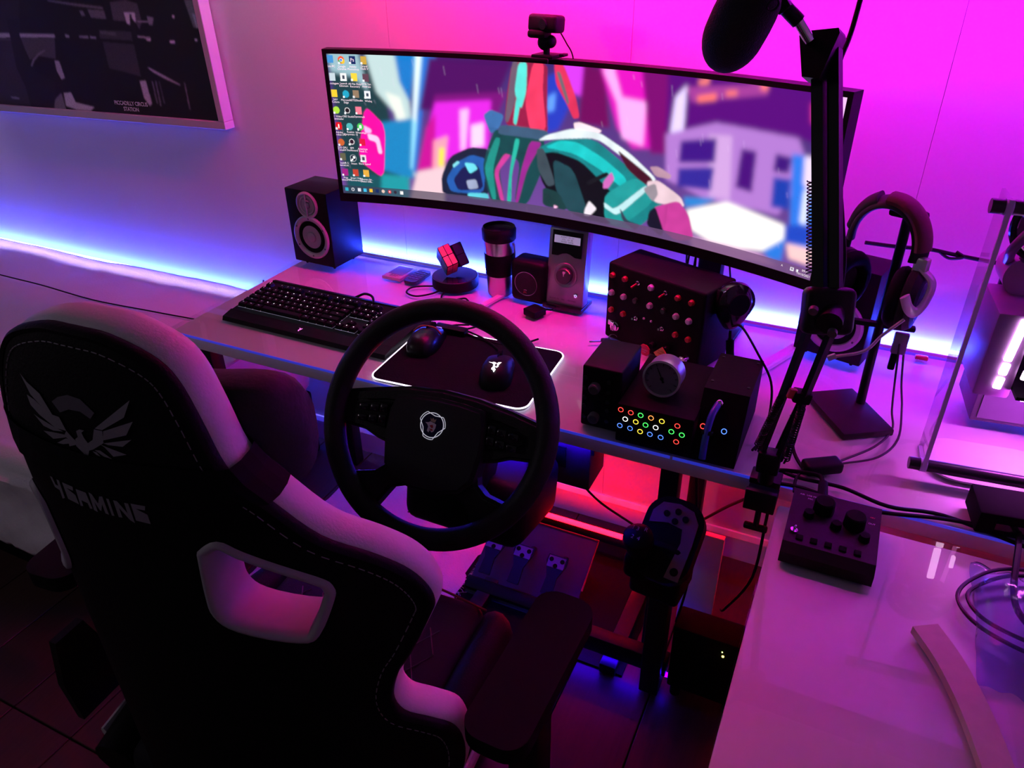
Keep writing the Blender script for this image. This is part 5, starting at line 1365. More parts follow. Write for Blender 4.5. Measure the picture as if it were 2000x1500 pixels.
bm = N(); box(bm, (0, 0, .021), (.17, .075, .040), bev=.004); obj('body', bm, blackm, t)
bm = N(); box(bm, (-.04, -.038, .02), (.04, .002, .012)); obj('front_slot', bm, blackg, t)

# ------------------------------------------------------------------ things on the side desk
mx = thing('audio_mixer', 'small square black mixer with two large knobs on the side desk', 'mixer', (1.419, -.190, ZD))
bm = N(); prism(bm, [(0, 0), (0, .018), (.015, .028), (.138, .036), (.138, 0)], 0, .128, RXM); obj('case', bm, M('mixer_black', (.009, .0045, .006), .5, scale=120, bump=.15, spec=.2), mx, False)
pl = math.atan2(.008, .123)
def on_mx(x, y): return Vector((x, y, .028 + (y - .015) * math.tan(pl)))
for x, y, r, h in ((.047, .100, .0155, .018), (.092, .085, .0155, .018)):
    p = on_mx(x, y); bm = N(); lathe(bm, [(r, 0), (r * .96, h), (r * .85, h + .002), (0, h + .002)], 32, Matrix.Translation(p)); obj('large_knob', bm, rubber, mx)
for x, y in ((.028, .080), (.068, .070), (.108, .060)):
    bm = N(); lathe(bm, [(.008, 0), (.007, .010), (0, .011)], 24, Matrix.Translation(on_mx(x, y))); obj('small_knob', bm, rubber, mx)
for k, x in enumerate((.022, .042, .062, .082, .102)):
    bm = N(); box(bm, on_mx(x, .028) + Vector((0, 0, .001)), (.010, .010, .004), (pl, 0, 0), bev=.001); obj('button', bm, blackm, mx)
bm = N(); lathe(bm, [(.0056, 0), (.0056, .003), (.002, .0035), (.002, .010), (.0013, .011), (0, .011)], 16, Matrix.Translation(on_mx(.012, .040)) @ Matrix.Rotation(R(10), 4, 'Y')); o = obj('toggle', bm, chrome, mx); o['label'] = 'little chrome toggle'
text('AIR  USB MIXER', .0048, white, mx, on_mx(.026, .126) + Vector((0, 0, .0006)), (pl, 0, 0))
text('MIC', .0046, white, mx, on_mx(.026, .119) + Vector((0, 0, .0006)), (pl, 0, 0))
text('48V', .0046, M('red_print', None), mx, on_mx(.116, .112) + Vector((0, 0, .0006)), (pl, 0, 0))
text('OUT', .0046, white, mx, on_mx(.116, .098) + Vector((0, 0, .0006)), (pl, 0, 0))
bm = N(); cyl(bm, (.044, .138, .018), (.040, .19, .02), .0085, .0075, n=16); tube(bm, [(.040, .19, .02), (.03, .215, .016), (-.01, .22, .008), (-.04, .21, .008)], .004, 8); o = obj('input_plug', bm, rubber, mx)
# pale curved strip
bm = N()
arc = []
ctr = [(1.614, -.246), (1.640, -.290), (1.662, -.342), (1.680, -.40), (1.696, -.47), (1.706, -.55)]
cs = smooth_path([Vector((x, y, 0)) for x, y in ctr], 5)
Lp, Rp = [], []
for i, p in enumerate(cs):
    dd = (cs[min(i + 1, len(cs) - 1)] - cs[max(i - 1, 0)]).normalized(); sd = Vector((dd.y, -dd.x, 0))
    Lp.append((p + sd * .0175)[:2]); Rp.append((p - sd * .0175)[:2])
prism(bm, Lp + Rp[::-1], ZD, ZD + .012)
tag(obj('trim_strip', bm, M('beige_strip', (.60, .50, .48), .7, scale=60), None, False), 'pale beige curved strip lying on the side desk', 'strip')
# cables and clear bag at the right edge
for pts, lab, r in (([(1.80, -.06, .757), (1.72, -.08, .758), (1.675, -.12, .756), (1.655, -.165, .756), (1.672, -.205, .756), (1.715, -.232, .758), (1.78, -.245, .757)], 'outer loop of a dark cable coil on the side desk', .0028),
                    ([(1.80, -.072, .760), (1.73, -.092, .760), (1.688, -.125, .758), (1.667, -.160, .758), (1.682, -.195, .758), (1.722, -.215, .759), (1.78, -.225, .760)], 'inner loop of a dark cable coil on the side desk', .0028),
                    ([(1.742, .03, .756), (1.737, -.02, .765), (1.728, -.08, .77), (1.722, -.13, .768), (1.725, -.17, .764), (1.745, -.20, .76)], 'thick black cable crossing the coil at the right edge', .0045)):
    bm = N(); tube(bm, pts, r, 8); tag(obj('cable', bm, M('cable_violet', (.03, .015, .045), .45) if r < .004 else black), lab, 'cable')
bm = N()
n = 26
G = []
for i in range(n + 1):
    row = []
    for j in range(n + 1):
        u, v = i / n * 2 - 1, j / n * 2 - 1
        rr_ = math.sqrt(u * u * .9 + v * v)
        hgt = .032 * max(0., 1 - rr_ * rr_) ** .6 + .008 * abs(mnoise.noise(Vector((u * 3, v * 3, 2)))) * max(0, 1 - rr_)
        q = .86 + .1 * mnoise.noise(Vector((u * 2, v * 2, 7)))
        row.append(bm.verts.new((1.720 + u * .052 * q, -.195 + v * .135 * q, ZD + .0015 + hgt)))
    G.append(row)
for A, B in zip(G, G[1:]):
    for j in range(n):
        bm.faces.new((A[j], A[j + 1], B[j + 1], B[j]))
o = obj('plastic_bag', bm, GLASS('bag_film', (.80, .80, .97), .12, 1.35, .12, (.25, .3, .8)), None, True, 80)
tag(o, 'crumpled clear plastic bag around the cables at the right edge', 'bag')
md = o.modifiers.new('thickness', 'SOLIDIFY'); md.thickness = .0008
t = thing('tablet', 'dark upright tablet with a rounded edge at the right border', 'tablet', (1.768, -.30, ZD), (0, R(6), R(4)))
bm = N(); box(bm, (.006, .06, .11), (.012, .30, .21), bev=.005, seg=3); obj('shell', bm, M('tablet_shell', (.05, .012, .018), .35), t)
bm = N(); box(bm, (-.0004, .06, .11), (.001, .27, .18)); obj('screen', bm, blackg, t)
bm = N(); box(bm, (.03, .06, .03), (.05, .05, .055), bev=.004); obj('prop', bm, blackm, t)

# ------------------------------------------------------------------ steering wheel
WC = Vector((.872, -.233, .867)); wt, ww = .561, .083
wu = Vector((math.cos(ww), math.sin(ww), 0)); wv = Vector((-math.sin(ww) * math.sin(wt), math.cos(ww) * math.sin(wt), math.cos(wt))); wn = wu.cross(wv)
sw = thing('steering_wheel', 'large black truck style steering wheel with a crowned emblem', 'steering wheel')
mw = Matrix((wu, wv, wn)).transposed().to_4x4(); mw.translation = WC; sw.matrix_world = mw
lea = M('black_leather', (.010, .0095, .011), .55, scale=260, bump=.35, spec=.25)
hubm = M('hub_plastic', (.014, .014, .017), .65, scale=300, bump=.2, spec=.3)
bm = N(); ringt(bm, (0, 0, 0), .1865, .0185, None, 96, 16, (1, 1.05)); obj('rim', bm, lea, sw)
def soft_prism(poly, z0, z1, mt, nm, parent=sw, bev=.006):
    b = N(); prism(b, poly, z0, z1)
    bmesh.ops.recalc_face_normals(b, faces=b.faces[:])
    es = [e for e in b.edges if all(abs(v.co.z - z1) < 1e-6 for v in e.verts)]
    bmesh.ops.bevel(b, geom=es, offset=bev, segments=3, affect='EDGES')
    return obj(nm, b, mt, parent, True, 35)
hub = soft_prism([(-.075, .035), (-.04, .040), (0, .042), (.04, .040), (.078, .035), (.086, .01), (.088, -.03), (.080, -.08), (.060, -.102), (.02, -.112), (-.02, -.112), (-.060, -.102), (-.078, -.08), (-.086, -.03), (-.084, .01)], -.030, .010, hubm, 'hub_pad')
soft_prism([(-.172, .028), (-.12, .040), (-.06, .052), (0, .056), (.06, .052), (.12, .042), (.172, .030), (.172, .004), (.10, .018), (.0, .026), (-.10, .018), (-.172, .004)], -.035, -.004, lea, 'upper_cover')
for s in (-1, 1):
    soft_prism([(s * x, y) for x, y in ((.075, .022), (.12, .022), (.182, .024), (.184, -.030), (.130, -.034), (.105, -.044), (.078, -.05))][::s], -.034, -.005, lea, 'side_spoke')
    soft_prism([(s * x, y) for x, y in ((.078, -.060), (.084, -.085), (.100, -.098), (.142, -.108), (.120, -.148), (.094, -.164), (.066, -.120), (.03, -.108))][::s], -.034, -.006, lea, 'lower_spoke')
    pod = soft_prism([(s * x, y) for x, y in ((.086, .020), (.118, .018), (.150, .008), (.152, -.008), (.118, -.022), (.088, -.026))][::s], -.006, .001, black, 'button_pod', bev=.003)
    for k, (x, wdt) in enumerate(((.096, .013), (.113, .015), (.133, .017))):
        for y in (.008, -.010):
            bm = N(); box(bm, (s * x, y - .002 * k, .0025), (wdt, .0145 - .002 * k, .006), (0, 0, 0), bev=.002); obj('thumb_button', bm, blackg, pod)
# emblem on the hub: silver ring with three lobes, crowned griffin head
em = hub
mE = Matrix.Translation((-.003, -.003, .0104))
bm = N(); prism(bm, circ(.0195, 36), 0, .0004, mE); e0 = obj('emblem', bm, M('emblem_navy', (.012, .014, .05), .25), em, False)
chl = E('emblem_glow_chrome', (.86, .86, 1.), .4)  # chrome trim emits its brightness instead of reflecting it
bm = N(); ringt(bm, (0, 0, .0006), .0200, .0007, mE, 48, 6); obj('emblem_ring', bm, chl, e0)
def lobe(a0):
    pts = []
    for k in range(9):
        a = a0 + R(-22 + 44 * k / 8); pts.append((.0232 * math.cos(a), .0232 * math.sin(a)))
    return pts
tri = []
for k in range(3):
    tri += lobe(R(20 + 120 * k))
    a = R(20 + 120 * k + 60); tri.append((.0158 * math.cos(a), .0158 * math.sin(a)))
bm = N(); tube(bm, [mE @ Vector((x, y, .0009)) for x, y in tri], .0006, 6, closed=True, smooth=False); obj('emblem_lobes', bm, chl, e0)
hw = M('griffin_white', (.75, .72, .76), .35)
for nm, mt, P in (('griffin_head', hw, [[(-.012, .003), (-.007, .0035), (-.004, .0055), (.003, .004), (.007, .002), (.0065, -.004), (.004, -.010), (.001, -.0115), (-.002, -.008), (-.004, -.0125), (-.007, -.010), (-.006, -.003), (-.008, 0)]]),
                  ('griffin_red', M('griffin_red', (.45, .01, .03), .4), [[(-.004, -.001), (.001, .001), (.003, -.003), (.001, -.005), (-.002, -.003)], [(-.004, -.006), (.002, -.006), (.003, -.009), (0, -.009), (-.002, -.0075)]]),
                  ('crown', M('crown_gold', (.55, .48, .32), .35, .5), [[(-.003, .006), (-.0045, .0115), (-.002, .009), (.0, .012), (.0025, .009), (.006, .011), (.0045, .005)]])):
    bm = N()
    for p in P: prism(bm, p, .0005 if nm != 'griffin_red' else .0011, .0011 if nm != 'griffin_red' else .0014, mE)
    obj(nm, bm, mt, e0, False)
for s in (-1, 1):
    bm = N(); tube(bm, [(s * .05, -.008, -.045), (s * .09, -.012, -.05), (s * .14, .0, -.045)], .005, 8, flat=(.012, .003)); obj('paddle', bm, blackmet, sw)
bm = N(); cyl(bm, (0, 0, -.03), (0, -.0, -.16), .035, .045, n=24); obj('column', bm, blackm, sw)
# wheel base clamped below the desk edge
WB = sw.matrix_world.inverted() @ Matrix.Translation((.865, -.07, .585))
def wb(nm, bm, mt, par=sw):
    bmesh.ops.transform(bm, matrix=WB, verts=bm.verts[:]); return obj(nm, bm, mt, par)
bm = N(); box(bm, (0, 0, .035), (.25, .20, .13), (R(-12), 0, 0), bev=.03, seg=4); hs_ = wb('motor_housing', bm, black)
bm = N(); box(bm, (0, -.06, .115), (.10, .07, .09), (R(-30), 0, 0), bev=.02, seg=3); wb('front_collar', bm, black)
for x in (-.09, .09):
    bm = N(); box(bm, (x, .05, .105), (.025, .03, .036), bev=.004); wb('clamp', bm, blackmet)
t = thing('speaker_box', 'black box fixed under the desk beside the wheel, lit red', 'box', (.995, .085, .585))
bm = N(); box(bm, (0, 0, .06), (.10, .09, .12), bev=.004); obj('body', bm, M('box_red_lit', (.05, .03, .03), .5), t)
bm = N(); box(bm, (-.02, -.047, .07), (.04, .004, .05), bev=.001); obj('front_plate', bm, blackg, t)

# ------------------------------------------------------------------ wheel stand frame with its LED bar
rig = thing('wheel_stand', 'black steel stand under the desk carrying pedals and shifter', 'stand', (.85, .28, .012))
for c_, s_ in (((.05, .185, .075), (.76, .03, .03)), ((.25, -.17, .075), (.27, .035, .05)), ((-.125, 0, .018), (.04, .40, .03)), ((.25, 0, .018), (.04, .40, .03))):
    bm = N(); box(bm, c_, s_, bev=.003); obj('beam', bm, blackmet, rig)
bm = N(); box(bm, (.355, -.19, .19), (.045, .05, .36), bev=.004); obj('shifter_post', bm, blackmet, rig)
bm = N(); box(bm, (.035, .03, .004), (.50, .44, .006)); obj('floor_plate', bm, blackm, rig, False)
bm = N(); box(bm, (.355, -.17, .040), (.035, .035, .03), bev=.003); obj('side_arm', bm, blackmet, rig)
for x in (-.125, .26):
    bm = N(); box(bm, (x, .185, .045), (.03, .03, .07)); obj('bar_post', bm, blackmet, rig)
bm = N(); box(bm, (0, 0, 0), (.35, .014, .010), bev=.003); box(bm, (-.305, 0, 0), (.05, .014, .010), bev=.003); box(bm, (-.255, 0, 0), (.035, .014, .010), bev=.003)
o = obj('light_bar', bm, E('red_led_bar', *LED_RED)); o.location = (.885, .452, .111); tag(o, 'glowing red light bar behind the pedals', 'light strip')
bm = N(); box(bm, (0, 0, 0), (1.0, .006, .012)); o = obj('light_strip', bm, E('red_led_low', (1, .004, .02), LED_RED[1] * 1.3), None, False); o.location = (1.25, .596, .60); 
tag(o, 'red light strip under the back edge of the desk', 'light strip')
bm = N(); box(bm, (0, 0, 0), (.30, .010, .004)); o = obj('light_strip', bm, E('blue_led_floor', *LED_FLOOR), None, False); o.location = (1.10, .105, .0585); tag(o, 'blue light strip under the front beam of the stand', 'light strip')
t = thing('light_strip', 'blue light strip under the front edge of the desk', 'light strip', (.74, .030, .7005))
bm = N(); box(bm, (0, 0, 0), (.62, .008, .004)); obj('led_tape', bm, E('blue_led_front', (.02, 0., 1.), LED_FLOOR[1] * 1.7), t, False)
bm = N(); box(bm, (.125, .016, -.012), (.37, .004, .034)); box(bm, (0, .003, .0045), (.62, .026, .003)); obj('channel', bm, blackm, t, False)  # unseen back plate, cut short so blue light reaches the rug

# ------------------------------------------------------------------ pedals
pd = thing('pedal_set', 'three black pedals on a tilted blue lit plate', 'pedals', (.815, .27, .045))
tilt = R(27)
PM = Matrix.Rotation(tilt, 4, 'X')
bm = N(); box(bm, (0, .01, .018), (.30, .27, .008), bev=.003); bmesh.ops.transform(bm, matrix=PM, verts=bm.verts[:]); obj('base_plate', bm, M('pedal_plate', (.03, .03, .07), .5, spec=.2), pd)
bm = N(); tube(bm, [PM @ Vector(p) for p in ((-.15, .145, .024), (.15, .145, .024), (.152, .0, .024))], .0025, 6, smooth=False); obj('lit_plate_rim', bm, M('rim_red_glow', (.4, .02, .02), .3), pd)  # red tint paints the light bar's glow onto the plate edge
for k, x in enumerate((-.095, -.012, .082)):
    bm = N(); tube(bm, [PM @ Vector((x, .07, .02)), PM @ Vector((x, .05, .06)), PM @ Vector((x, .02, .085))], .008, 8); pa = obj('pedal_arm', bm, blackmet, pd)
    b = N(); prism(b, [(x - .026, .058), (x + .026, .058), (x + .028, .04), (x + .014, .0), (x + .016, -.045), (x - .016, -.045), (x - .014, 0), (x - .028, .04)], .088, .094); bmesh.ops.transform(b, matrix=PM @ Matrix.Rotation(R(6), 4, 'X'), verts=b.verts[:]); pf = obj('pedal_face', b, blackmet, pa, False)
    b = N(); cyl(b, (-.0, 0, 0), (0, 0, .0012), .006, n=14); hm = mesh_of(b, 'hole'); hm.materials.append(blackm)
    b = N(); box(b, (x, .040, .0945), (.046, .03, .0015), bev=.0005); bmesh.ops.transform(b, matrix=PM @ Matrix.Rotation(R(6), 4, 'X'), verts=b.verts[:]); tp = obj('steel_cap', b, M('cap_steel', (.14, .12, .12), .4, .5), pf, False)
    for dx, dy in ((-.015, .045), (.015, .045), (0, .030)):
        o = obj('bolt', hm, None, pa); o.location = PM @ Matrix.Rotation(R(6), 4, 'X') @ Vector((x + dx, dy, .0952)); o.rotation_euler = (tilt + R(6), 0, 0)
bm = N(); box(bm, (0, -.075, .035), (.30, .035, .028), bev=.006); bmesh.ops.transform(bm, matrix=PM, verts=bm.verts[:]); obj('hinge_bar', bm, black, pd)
b = N(); box(b, (0, -.150, .012), (.28, .085, .006), (R(-14) + tilt, 0, 0), bev=.001); bmesh.ops.transform(b, matrix=PM, verts=b.verts[:]); hp = obj('heel_plate', b, M('heel_plate', (.03, .03, .045), .4), pd)
b = N(); cyl(b, (0, 0, 0), (0, 0, .001), .0065, n=14); dm = mesh_of(b, 'lit_perforation'); dm.materials.append(M('lit_hole_dot', (.45, .45, .5), .5))  # pale discs paint in the light seen in the plate's holes
for i in range(7):
    for j in range(2):
        o = obj('lit_perforation', dm, None, hp); o.location = PM @ Vector((-.115 + .038 * i + .019 * j, -.138 - .028 * j, .0165 + .006 * j)); o.rotation_euler = (tilt + R(-14) + tilt, 0, 0)

# ------------------------------------------------------------------ shifter
sh = thing('gear_shifter', 'black gear shifter with grey button plate on the stand', 'shifter', (1.205, .030, .52), (0, 0, R(-6)))
bm = N(); box(bm, (0, .02, -.06), (.105, .10, .15), bev=.012, seg=3); obj('housing', bm, black, sh)
SMt = Matrix.Translation((.012, -.005, .016)) @ Matrix.Rotation(R(38), 4, 'X')
bm = N(); prism(bm, rrect(.115, .165, .045, 8), -.03, .006, SMt); obj('top_case', bm, black, sh, False)
bm = N(); prism(bm, [(-.046, .02), (-.046, .045), (-.032, .066), (.0, .072), (.030, .066), (.046, .045), (.048, 0), (.046, -.072), (.018, -.072), (.020, -.05), (.026, 0), (.020, .026), (-.01, .030)], .0061, .0085, SMt); pltt = obj('grey_plate', bm, M('plate_grey', (.20, .18, .18), .5), sh, False)
for x, y in ((.002, .056), (-.018, .046), (.020, .046), (.002, .036)):
    bm = N(); lathe(bm, [(.0065, .0085), (.006, .0125), (0, .013)], 18, SMt @ Matrix.Translation((x, y, 0))); obj('round_button', bm, black, pltt)
bm = N(); lathe(bm, [(.008, .0085), (.007, .011), (0, .0115)], 20, SMt @ Matrix.Translation((.033, -.056, 0))); obj('dial', bm, black, pltt)
bm = N(); lathe(bm, [(.022, -.01), (.024, .01), (.030, .04), (.028, .052), (.016, .060), (0, .061)], 28, Matrix.Translation((-.030, -.045, .0)) @ Matrix.Rotation(R(18), 4, 'X')); kn = obj('shift_knob', bm, black, sh)
for k, (s_, dx, dy) in enumerate((('R', .012, .012), ('1', -.012, .008), ('3', -.003, .008), ('2', -.006, -.012), ('4', .006, -.012))):
    text(s_, .012, M('knob_print', (.5, .42, .42), .5), kn, (-.030 + dx, -.063 + dy * .9, .0595 + dy * .3), (R(18), 0, 0))
bm = N(); box(bm, (-.03, -.045, -.03), (.05, .05, .06), bev=.015, seg=3); obj('boot', bm, rubber, sh)
t = thing('subwoofer', 'black subwoofer on the floor with a tiny yellow light', 'subwoofer', (1.320, .125, .0122))
bm = N(); box(bm, (0, 0, .128), (.16, .07, .195), bev=.006); obj('cabinet', bm, blackm, t)
for x in (-.06, .06):
    for y in (-.02, .02):
        bm = N(); cyl(bm, (x, y, 0), (x, y, .031), .012, n=12); obj('foot', bm, rubber, t)
bm = N(); sph(bm, (.032, -.0355, .185), .0026); o = obj('status_light', bm, E('yellow_led', (1, .75, .1), 8.), t)
bm = N(); sph(bm, (.029, -.0355, .197), .0014); o = obj('status_light', bm, E('green_led', (.7, 1, .2), 5.), t)
t = thing('blue_catch_panel', 'pale upright panel added under the desk to catch blue light', 'panel', (1.25, .315, .0122))  # made-up panel standing in for a patch of blue light
bm = N(); box(bm, (0, 0, .16), (.085, .016, .31), bev=.002); obj('board', bm, white, t)
bm = N(); box(bm, (0, .02, .03), (.08, .04, .05), bev=.002); obj('floor_bracket', bm, blackmet, t)
for pts, lab in (([(.93, .10, .70), (.95, .16, .55), (1.00, .22, .42), (1.08, .26, .34), (1.15, .27, .30)], 'black cable hanging in a curve from the desk to the shifter'),
                 ([(1.24, .08, .70), (1.255, .10, .5), (1.25, .12, .33), (1.235, .14, .2)], 'black cable falling beside the shifter post'),
                 ([(1.36, .02, .70), (1.30, .15, .55), (1.24, .24, .42), (1.20, .28, .36)], 'black cable slanting down from the desk corner'),
                 ([(1.385, -.01, .69), (1.38, .03, .5), (1.34, .07, .36), (1.33, .09, .33)], 'bundled black cable below the arm clamp')):
    bm = N(); tube(bm, pts, .003, 6); tag(obj('cable', bm, black), lab, 'cable')

# ------------------------------------------------------------------ fringed rug
bm = N()
n1, n2 = 60, 40
G = []
for i in range(n1 + 1):
    row = []
    for j in range(n2 + 1):
        x = .09 + .56 * i / n1; y = -.10 + .60 * j / n2
        row.append(bm.verts.new((x + (.008 * mnoise.noise(Vector((y * 20, 3, 1))) if i == n1 else 0), y, .018 + .007 * mnoise.noise(Vector((x * 9, y * 9, 4))) + .004 * mnoise.noise(Vector((x * 34, y * 34, 4))))))
    G.append(row)
for A, B in zip(G, G[1:]):
    for j in range(n2):
        bm.faces.new((A[j], A[j + 1], B[j + 1], B[j]))
rug = obj('rug', bm, M('white_pile', (.62, .60, .63), .95, scale=300, bump=1., sheen=.4), None, True, 90)
tag(rug, 'white shaggy rug on the floor left of the pedals', 'rug')
bm = N()
for k in range(150):
    y = -.10 + .60 * random.random(); x = .645
    a = random.uniform(-.8, .8); l = random.uniform(.015, .04)
    tube(bm, [(x, y, .018), (x + l * .5, y + a * l * .4, .022), (x + l, y + a * l, .015)], .0008, 3, 2)
fr = obj('fringe', bm, MATS['white_pile'], rug); fr['kind'] = 'stuff'

# ------------------------------------------------------------------ gaming chair
from mathutils.geometry import delaunay_2d_cdt
ch = thing('gaming_chair', 'black gaming chair with white side bands and winged emblem', 'chair', (.78, -.742, .0122), (0, 0, R(3)))
ZC = .0122
cb = M('chair_leather', (.006, .0055, .0065), .55, scale=300, bump=.3, spec=.06)
cw = M('chair_white', (.60, .58, .60), .5, var=.05, scale=300, bump=.25)
half = [(.0, 1.236), (.039, 1.234), (.083, 1.220), (.108, 1.200), (.128, 1.162), (.146, 1.115), (.162, 1.094), (.184, 1.072), (.221, 1.026), (.262, .996), (.289, .970), (.305, .943), (.312, .917), (.307, .897), (.287, .845), (.272, .814), (.264, .771), (.273, .736), (.300, .711), (.322, .685), (.330, .640), (.322, .58), (.29, .50), (.20, .46), (.0, .455)]
hp_ = smooth_path([Vector((a, z, 0)) for a, z in half], 4)
outl = [(p.x, p.y) for p in hp_] + [(-p.x, p.y) for p in hp_[-2:0:-1]]
KC = 1.2
def leanz(z): return .9 * (z - 1.05) ** 2 if z > 1.05 else 0.
def cs_(a, z, off=0.):
    n = Vector((-2 * KC * a, 1.0)).normalized() * .55 + Vector((0, .45)); n.normalize()
    ex = 3.2 * (a + .1) ** 2 if a < -.1 else 0.
    return Vector((a + n.x * off, KC * a * a + ex + leanz(z) + n.y * off, z - ZC))
def hole_poly(s, grow=0.):
    base = [(.112, 1.012), (.108, .955), (.110, .925), (.130, .906), (.190, .890), (.205, .900), (.222, .945), (.224, .962), (.212, .976), (.150, 1.012), (.130, 1.024)]
    c = (sum(p[0] for p in base) / len(base), sum(p[1] for p in base) / len(base))
    q = smooth_path([Vector((a, z, 0)) for a, z in base + base[:1]], 4)[:-1]
    out = []
    for p in q:
        d = Vector((p.x - c[0], p.y - c[1])); L = d.length
        out.append((s * (c[0] + d.x * (L + grow) / L), c[1] + d.y * (L + grow) / L))
    return out
def inside(p, poly):
    r = False; n = len(poly)
    for i in range(n):
        (x1, y1), (x2, y2) = poly[i], poly[i - 1]
        if (y1 > p[1]) != (y2 > p[1]) and p[0] < (x2 - x1) * (p[1] - y1) / (y2 - y1) + x1: r = not r
    return r
holes = [hole_poly(1), hole_poly(-1)]
pts2, edges2 = [], []
for poly in [outl] + holes:
    b0 = len(pts2); n = len(poly)
    pts2 += [Vector(p) for p in poly]
    edges2 += [(b0 + i, b0 + (i + 1) % n) for i in range(n)]
for i in range(-16, 17):
    for j in range(40):
        p = (i * .02, .465 + j * .02)
        if inside(p, outl) and not any(inside(p, hole_poly(s, .006)) for s in (1, -1)):
            pts2.append(Vector(p))
vv_, ee_, ff_, *_r3 = delaunay_2d_cdt(pts2, edges2, [], 0, 1e-6)
tris = []
for f in ff_:
    c = sum((vv_[i] for i in f), Vector((0, 0))) / 3
    if inside((c.x, c.y), outl) and not any(inside((c.x, c.y), h) for h in holes):
        tris.append(f)
TH = .055
for nm, off, fl in (('rear_panel', 0., False), ('front_panel', TH, True)):
    bm = N(); V = [bm.verts.new(cs_(v.x, v.y, off)) for v in vv_]
    for f in tris:
        bm.faces.new([V[i] for i in (f[::-1] if fl else f)])
    bmesh.ops.delete(bm, geom=[v for v in bm.verts if not v.link_faces], context='VERTS')
    obj(nm, bm, cb, ch, True, 70)
def band(bm, poly, prof):
    V = [[bm.verts.new(cs_(a + nx * g, z + nz * g, o)) for o, g in prof] for (a, z), (nx, nz) in poly]
    n = len(V)
    for i in range(n):
        A, B = V[i], V[(i + 1) % n]
        for j in range(len(prof) - 1):
            bm.faces.new((A[j], B[j], B[j + 1], A[j + 1]))
def with_n(poly, flip=1):
    out = []; n = len(poly)
    for i in range(n):
        (x0, y0), (x1, y1) = poly[i - 1], poly[(i + 1) % n]
        d = Vector((x1 - x0, y1 - y0)).normalized(); out.append((poly[i], (flip * -d.y, flip * d.x)))
    return out
on = with_n(outl, 1)
c_t = Vector(on[5][1]).dot(Vector((0, 1))); fl_ = 1 if c_t > 0 else -1
on = with_n(outl, fl_)
bm = N(); band(bm, on, [(.008, .0), (.010, .004), (.022, .008), (.038, .008), (TH - .004, .004), (TH, 0)]); o = obj('side_band', bm, cw, ch, True, 60); o['label'] = 'white leather band around the edge of the backrest'
bm = N(); band(bm, on, [(-.001, -.004), (-.003, 0), (.0, .003), (.005, .004), (.009, .003), (.009, -.002)]); obj('piping', bm, cb, ch, True, 60)
for s, h in zip((1, -1), holes):
    hn = with_n(h, 1)
    cx = sum(p[0] for p in h) / len(h)
    fl2 = 1 if (hn[0][1][0] * (h[0][0] - cx)) > 0 else -1
    hn = with_n(h, fl2)
    bm = N(); band(bm, hn, [(-.001, .006), (-.005, .004), (-.006, .0), (-.003, -.004), (.008, -.006), (TH - .01, -.006), (TH + .003, -.002), (TH + .003, .004), (TH, .006)]); o = obj('belt_hole', bm, M('hole_plastic', (.34, .32, .36), .5), ch, True, 60); o['label'] = 'pale plastic surround of the belt opening'
# stitching: dashes a little inside the edge
bm = N(); n = len(on)
for i in range(0, n):
    (a, z), (nx, nz) = on[i]; (a2, z2), (nx2, nz2) = on[(i + 1) % n]
    L = math.hypot(a2 - a, z2 - z); m_ = max(1, int(L / .009))
    for k in range(m_):
        t0, t1 = k / m_, (k + .6) / m_
        P0 = cs_(a + (a2 - a) * t0 - nx * .013, z + (z2 - z) * t0 - nz * .013, -.0006); P1 = cs_(a + (a2 - a) * t1 - nx * .013, z + (z2 - z) * t1 - nz * .013, -.0006)
        tube(bm, [P0, P1], .0007, 4, smooth=False)
st = obj('stitching', bm, M('stitch_grey', (.22, .21, .23), .7), ch); st['kind'] = 'stuff'
# printed emblem and name
prn = M('emblem_print', (.20, .19, .22), .6, var=.1); prn2 = M('emblem_print_dark', (.075, .065, .09), .6)
def emb_mesh(polys, off):
    bm = N()
    for p in polys:
        A = [bm.verts.new(cs_(a, z, off)) for a, z in p]; bm.faces.new(A)
    bmesh.ops.triangulate(bm, faces=bm.faces[:])
    return bm
ot = obj('emblem_bird', emb_mesh(EMB['wl'] + EMB['wr'] + EMB['body'], -.0016), prn, ch, False); ot['label'] = 'grey bird emblem with spread wings'
for q in EMB['ring']:
    ot = obj('emblem_ring_segment', emb_mesh([q], -.0012), prn2, ch, False)
GL = {'4': [[(0, 1), (.22, 1), (.30, .62), (.55, .62), (.62, 1), (.85, 1), (.78, 0), (.50, -.12), (.55, .38), (.12, .42)]],
      'G': [[(.02, .05), (.02, .98), (.98, .98), (.88, .74), (.28, .74), (.28, .26), (.66, .26), (.66, .34), (.46, .34), (.52, .52), (.96, .52), (.98, .0)]],
      'A': [[(.0, -.05), (.10, .92), (.90, .92), (1., .05), (.78, .0), (.74, .30), (.26, .34), (.24, .0)], [(.28, .50), (.30, .72), (.70, .72), (.72, .48)]],
      'M': [[(0, 0), (.05, 1), (.25, .95), (.5, .5), (.75, .95), (.97, 1), (1, .0), (.78, .02), (.76, .52), (.55, .1), (.45, .1), (.26, .52), (.24, -.05)]],
      'I': [[(.2, 0), (.2, .95), (.55, .95), (.55, .02)]],
      'N': [[(0, .02), (0, .95), (.25, .95), (.70, .38), (.70, .95), (.95, .95), (.98, -.12), (.72, .0), (.25, .58), (.25, .04)]]}
x = -.066
bm = N()
for chx, wd in (('4', .020), ('G', .019), ('A', .020), ('M', .022), ('I', .011), ('N', .021), ('G', .019)):
    for q, p in enumerate(GL[chx]):
        if chx == 'A' and q == 1: continue
        A = [bm.verts.new(cs_(x + u * wd * .92, 1.0445 + v * .0235, -.0014)) for u, v in p]; bm.faces.new(A)
    x += wd
bmesh.ops.triangulate(bm, faces=bm.faces[:])
